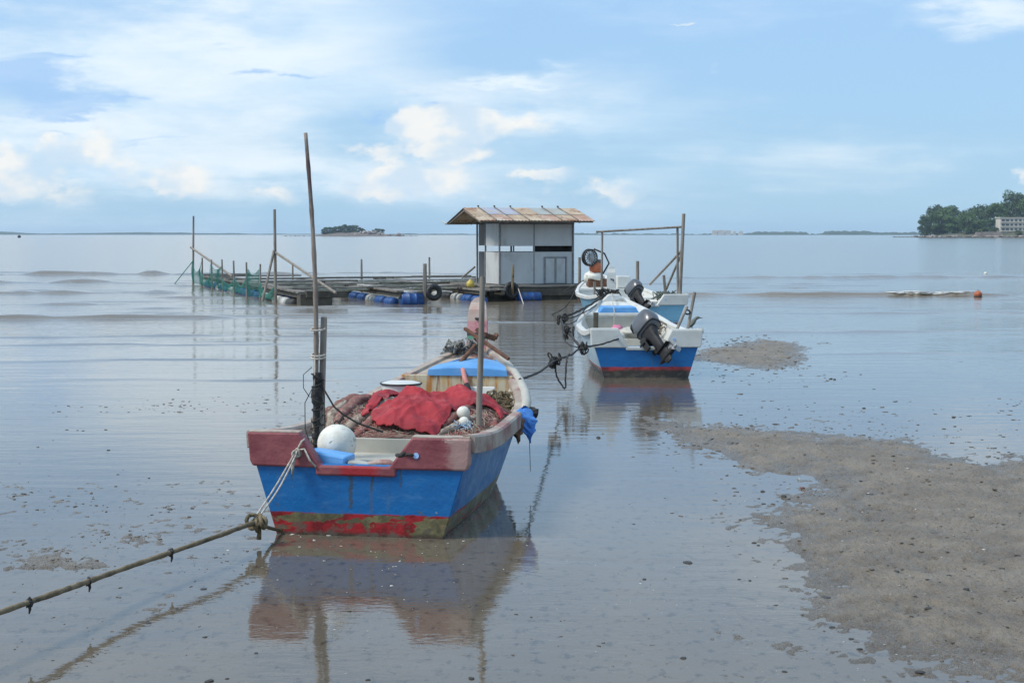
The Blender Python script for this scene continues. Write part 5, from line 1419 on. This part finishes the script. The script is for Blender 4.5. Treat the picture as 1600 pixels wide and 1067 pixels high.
# ---------------------------------------------------------------- trees, headland, island, far shore
def crown_mesh(seed, n_cl=16, per=110, h=1.0, wd=.55, leaf=.055):
    """unit tree crown (height 1): leaf faces in clumps"""
    r = random.Random(seed); mb = MB()
    for c in range(n_cl):
        a = r.uniform(0, 6.28); q = r.random() ** .5
        zc = r.uniform(.10, .90)
        rad = wd * (1 - abs(zc - .55) * 1.15) * .8
        cx, cy = q * rad * math.cos(a), q * rad * math.sin(a)
        cr = r.uniform(.12, .22)
        for _ in range(per):
            d = Vector((r.gauss(0, 1), r.gauss(0, 1), r.gauss(0, 1))).normalized()
            if d.z < -.5: continue
            p = Vector((cx, cy, zc)) + Vector((d.x, d.y, d.z * .72)) * cr * r.uniform(.65, 1.08)
            nrm = (d + Vector((r.uniform(-.6, .6), r.uniform(-.6, .6), r.uniform(-.2, .8)))).normalized()
            t = nrm.orthogonal().normalized(); t.rotate(Matrix.Rotation(r.uniform(0, 6.28), 3, nrm)); s_ = nrm.cross(t)
            L = leaf * r.uniform(.6, 1.2)
            mb.add([p - t * L * .5 - s_ * L * .35, p + t * L * .5 - s_ * L * .3, p + t * L * .45 + s_ * L * .35, p - t * L * .4 + s_ * L * .3], [(0, 1, 2, 3)])
    return mb.mesh('crown')
def trunk_mesh(seed):
    r = random.Random(seed); mb = MB().tube([(0, 0, -.06), (.01, 0, .2), (.02, .01, .45), (.01, 0, .7)], [.030, .022, .016, .006], 7)
    for k in range(5):
        a = k * 1.3 + r.random(); z = .25 + .07 * k
        mb.tube([(.01, 0, z), (.12 * math.cos(a), .12 * math.sin(a), z + .10), (.26 * math.cos(a), .26 * math.sin(a), z + .22)], [.013, .009, .003], 5)
    return mb.mesh('trunk', True)
crowns = [crown_mesh(k, 30 + k * 2, 90) for k in range(4)]
for k, me in enumerate(crowns): me.materials.append(MT['leaf_a'] if k % 2 else MT['leaf_b'])
low_crowns = [crown_mesh(20 + k, 20, 60, leaf=.10) for k in range(2)]
for k, me in enumerate(low_crowns): me.materials.append(MT['leaf_b'])
trunks = [trunk_mesh(k) for k in range(2)]
for me in trunks: me.materials.append(MT['bark'])
def tree(p, h, wd, label, group, k, low=False):
    t = thing('shore_tree', label, 'tree', p, rng.uniform(0, 6.28), group)
    t.scale = (h * wd, h * wd, h)
    o = bpy.data.objects.new('crown', (low_crowns[k % 2] if low else crowns[k % 4])); C.objects.link(o); o.parent = t
    o = bpy.data.objects.new('trunk', trunks[k % 2]); C.objects.link(o); o.parent = t
    return t
HD = 1000.0
def hl(px, z=0, dY=0): return Vector(((px - 800) / F * (HD + dY), HD + dY, z))
# headland ground: a low rise
def land_height(px, v):
    prof = np.interp(px, [1425, 1440, 1480, 1540, 1590, 1700, 1800], [0, .8, 3.0, 6.5, 10.0, 12, 8])
    return prof * np.sin(np.clip(v, 0, 1) * math.pi) ** .7
pxs, vs_ = np.linspace(1424, 1820, 60), np.linspace(0, 1, 20)
P = np.zeros((60, 20, 3))
for i, px in enumerate(pxs):
    for j, v in enumerate(vs_):
        Yv = HD - 4 + v * 150 + 8 * float(fbm(px * .05, 1.0, 7, 3))
        z = float(land_height(px, v)) + 1.2 * float(fbm(px * .12, v * 9, 9, 3)) - .3
        P[i, j] = ((px - 800) / F * Yv, Yv, z if 0 < j < 19 else -1.0)
structure(obj('headland', fast_grid('headland', P[::-1]), MT['land']))
def boulder_mesh(seed): return MB().lump((0, 0, 0), 1, .9, .75, seed, .22, 10, 7).mesh('boulder', False)
bms, bmd = [boulder_mesh(k) for k in range(5)], [boulder_mesh(30 + k) for k in range(3)]
for me in bms: me.materials.append(MT['rock_pink'])
for me in bmd: me.materials.append(MT['rock_dark'])
def boulder(p, sx, sz, label, group, dark=False, k=0):
    o = bpy.data.objects.new('boulder', (bmd if dark else bms)[k % (3 if dark else 5)]); C.objects.link(o)
    o.location = p; o.scale = (sx, sx * .9, sz); o.rotation_euler = (0, 0, rng.uniform(0, 6.28))
    return tag(o, label, 'boulder', group)
hlab = 'pinkish boulder on the waterline of the wooded headland'
for k in range(46):
    px = 1430 + k * 3.9 + rng.uniform(-1.5, 1.5)
    s_ = rng.uniform(.8, 2.0)
    boulder(hl(px, s_ * .25, rng.uniform(-6, -2)), s_ * 1.2, s_ * (.8 if px < 1500 else .6), hlab, 'headland boulders', rng.random() < .35, k)
for k in range(5):
    boulder(hl(1398 + k * 6 + rng.uniform(-1, 1), .05, rng.uniform(-8, 10)), rng.uniform(.8, 1.8), .7, 'low dark rock awash off the tip of the headland', 'rocks awash off the headland', True, k)
tl = [(1445, 338, 26), (1452, 330, 34), (1462, 321, 42), (1476, 322, 40), (1470, 340, 36), (1486, 332, 36), (1497, 327, 40), (1508, 330, 36), (1520, 322, 38), (1532, 324, 40), (1545, 319, 40), (1556, 318, 38), (1568, 314, 34), (1580, 296, 44), (1596, 300, 44), (1610, 304, 46), (1630, 310, 46), (1500, 345, 30), (1515, 344, 34), (1530, 344, 34), (1545, 342, 30), (1486, 348, 28), (1552, 355, 16), (1590, 360, 13), (1460, 352, 26), (1655, 316, 46), (1680, 320, 46)]
for k, (px, top, wpx) in enumerate(tl):
    back = 10 + (k * 37 % 50) + (40 if top < 330 else 0)
    if px in (1590, 1552): back = 2
    Yv = HD + back
    v = (Yv - HD + 4) / 150
    z0 = float(land_height(px, v)) - .5
    zt = at(px, top, Yv).z
    h = (zt - z0) / .97
    w_ = wpx / F * Yv
    grp = 'dense green tree at the seaward tip of the headland' if px < 1463 else 'dense green tree standing above the pale sea wall' if top > 341 else 'dark tree behind the white block on the headland' if px > 1560 else 'dense green tree on the crest of the headland wood'
    lab = 'tall tree rising above the white block on the headland' if px == 1580 else ('low round shrub tree in front of the white block' if px == 1590 else grp)
    tree((( px - 800) / F * Yv, Yv, z0), h, w_ / h * 1.05, lab, 'trees on the headland', k)
# white block and sea wall
blk = thing('apartment_block', 'white flat-roofed block with rows of dark windows on the headland', 'building', hl(1561, 0, 8))
bw, bh, zb0 = 26.0, 9.2, 3.4
obj('wall', MB().box((bw / 2, 5, zb0 + bh / 2), (bw, 10, bh)).box((bw / 2, 5, zb0 / 2 - .5), (bw, 9, zb0 + 1)), MT['concrete'], blk)
obj('roof', MB().box((bw / 2, 5, zb0 + bh + .25), (bw + 1.0, 11, .5)), MT['concrete'], blk)
for fl_ in range(3):
    z = zb0 + 1.9 + fl_ * 2.9
    for j in range(9):
        x = 1.8 + j * 2.8
        wd = obj('window', MB().box((x, -.02, z), (2.1 if j in (0, 1) else 1.5, .12, 1.25)), MT['window'], blk)
        obj('sill', MB().box((x, -.12, z - .72), (2.2, .3, .14)), MT['concrete'], wd)
    obj('balcony_slab', MB().box((bw / 2, -.35, zb0 + .55 + fl_ * 2.9), (bw, .7, .25)), MT['concrete'], blk)
sw = obj('sea_wall', MB().prism([(0, 0), (19, 0), (18.4, 3.0), (1.6, 2.8)], 0, 1.2), MT['rock_pink'], bevel=.1); sw.location = hl(1520, .6, -1.5)
tag(sw, 'low pale sea wall below the headland trees', 'wall')

# island
ID = 1500.0
def il(px, z=0, dY=0): return Vector(((px - 800) / F * (ID + dY), ID + dY, z))
pxs = np.linspace(440, 660, 60)
P = np.zeros((60, 12, 3))
for i, px in enumerate(pxs):
    hgt = float(np.interp(px, [440, 490, 505, 540, 580, 605, 625, 660], [.4, .7, 2.6, 5.0, 4.4, 2.4, 1.0, .2]))
    for j in range(12):
        v = j / 11; Yv = ID + v * 46
        P[i, j] = ((px - 800) / F * Yv, Yv, hgt * math.sin(math.pi * v) ** .7 + .8 * float(fbm(px * .2, v * 6, 3, 3)) - .3 if 0 < j < 11 else -1)
structure(obj('island', fast_grid('island', P[::-1]), MT['rock_dark']))
for k, (px, z, s_) in enumerate([(556, 1.6, 2.0), (563, 2.4, 2.3), (570, 3.6, 2.6), (577, 3.6, 2.4), (584, 3.2, 2.4), (566, .9, 1.8), (574, 1.3, 2.2), (582, 1.2, 2.0), (590, 1.0, 1.8), (598, 1.6, 2.2), (604, .9, 1.6), (550, .6, 1.4), (611, .5, 1.3), (618, .6, 1.3), (624, 1.6, 2.3), (630, .5, 1.2), (540, .4, 1.2), (530, .4, 1.0), (516, .5, 1.2), (505, .8, 1.5), (500, .5, 1.2), (593, 2.6, 1.8), (587, 4.2, 1.7), (561, .4, 1.2), (578, .3, 1.3), (609, 1.4, 1.2)]):
    boulder(il(px, z, 6 + (k * 7 % 5)), s_ * 1.15, s_, 'pale granite boulder heaped on the small sea island', 'island boulders', False, k)
for k, px in enumerate((447, 455, 462, 468, 476, 484, 490, 495, 636, 642, 650)):
    boulder(il(px, .1, rng.uniform(0, 8)), rng.uniform(1.0, 2.0), rng.uniform(.5, .9), 'low dark rock strung out beside the island', 'rocks awash by the island', True, k)
for k, (px, top, wpx) in enumerate([(506, 358, 12), (513, 355, 15), (520, 355, 14), (527, 354, 14), (533, 353, 15), (540, 351, 15), (547, 352, 14), (554, 352, 15), (561, 355, 13), (567, 357, 11), (518, 361, 14), (530, 361, 15), (543, 360, 14), (552, 361, 12), (590, 357, 10), (597, 358, 10), (585, 359, 8), (508, 363, 10), (537, 364, 12), (547, 365, 10)]):
    Yv = ID + 14 + (k * 5 % 12)
    z0 = .6 if top > 359 else 2.0
    h = (at(px, top, Yv).z - z0)
    tree(((px - 800) / F * Yv, Yv, z0), h, wpx / F * Yv / h * 1.1, 'dark green tree crowding the rocky sea island', 'trees on the island', k, True)

# far shores
def far_shore(name, D, px0, px1, hfun, mt, depth=60, n=220, seed=0):
    P = np.zeros((n, 5, 3))
    for i, px in enumerate(np.linspace(px0, px1, n)):
        h = hfun(px) * D / F
        for j, (dy, q) in enumerate(((0, -1), (2, .45), (depth * .4, 1), (depth * .7, .8), (depth, -1))):
            Yv = D + dy
            P[i, j] = ((px - 800) / F * Yv, Yv, h * q if q > 0 else -1)
    return structure(obj(name, fast_grid(name, P[::-1]), MT[mt]))
def strip_r(px):
    base_ = np.interp(px, [860, 900, 1090, 1100, 1160, 1165, 1180, 1230, 1258, 1262, 1284, 1288, 1350, 1370, 1420, 1500], [1.5, 2.5, 1.2, 2.0, 2.0, 2.2, 5.0, 5.5, 5.0, 1.8, 2.2, 6.0, 6.2, 4.5, 4.2, 3])
    return max(.6, base_ + 3.4 * float(fbm(px * .22, 2.0, 21, 4)))
far_shore('far_shore', 4000, 860, 1520, strip_r, 'far_wood', 120)
far_shore('far_shore', 4200, 600, 890, lambda px: 1.7 + 2.2 * float(fbm(px * .05, 5.0, 25, 3)), 'far_wood', 120)
far_shore('far_shore', 5200, -160, 620, lambda px: max(.8, float(np.interp(px, [-160, 0, 20, 60, 140, 230, 300, 420, 620], [6, 5.5, 4.5, 2.0, 2.6, 4.0, 2.8, 1.6, 1.4])) + 1.6 * float(fbm(px * .035, 8.0, 29, 3))), 'far_wood', 300)
for k, (px, w_, h_) in enumerate(((1116, 8, 7), (1126, 10, 7.4), (1137, 9, 7), (1147, 4, 6), (1157, 6, 6))):
    t = thing('tower_block', ['squat hazy tower block at the open sea end of the far shore row', 'widest hazy tower block of the far shore row', 'hazy tower block beside the narrow one on the far shore', 'narrow hazy tower block standing in the far shore row', 'low hazy tower block nearest the far shore trees'][k], 'building', ((px - 800) / F * 3990, 3990, 0), 0, 'tower blocks on the far shore')
    obj('wall', MB().box((0, 6, h_ * .8), (w_ / F * 3990, 12, h_ * 1.66)), MT['concrete'], t)
    obj('roof', MB().box((0, 6, h_ * 1.63 + .4), (w_ / F * 3990 * .6, 8, .9)), MT['concrete'], t)

# ---------------------------------------------------------------- haze
hm = bpy.data.materials.new('haze_air'); hm.use_nodes = True
ht = hm.node_tree; ht.nodes.clear()
pv = ht.nodes.new('ShaderNodeVolumePrincipled'); mo = ht.nodes.new('ShaderNodeOutputMaterial')
pv.inputs['Color'].default_value = (.62, .80, .98, 1); pv.inputs['Density'].default_value = 1.0e-4; pv.inputs['Anisotropy'].default_value = .1
ht.links.new(pv.outputs[0], mo.inputs['Volume'])
hz_o = obj('haze', MB().box((0, 4700, 22), (19400, 9800, 54)), hm); hz_o['kind'] = 'stuff'; hz_o['label'] = 'pale blue haze over the sea'
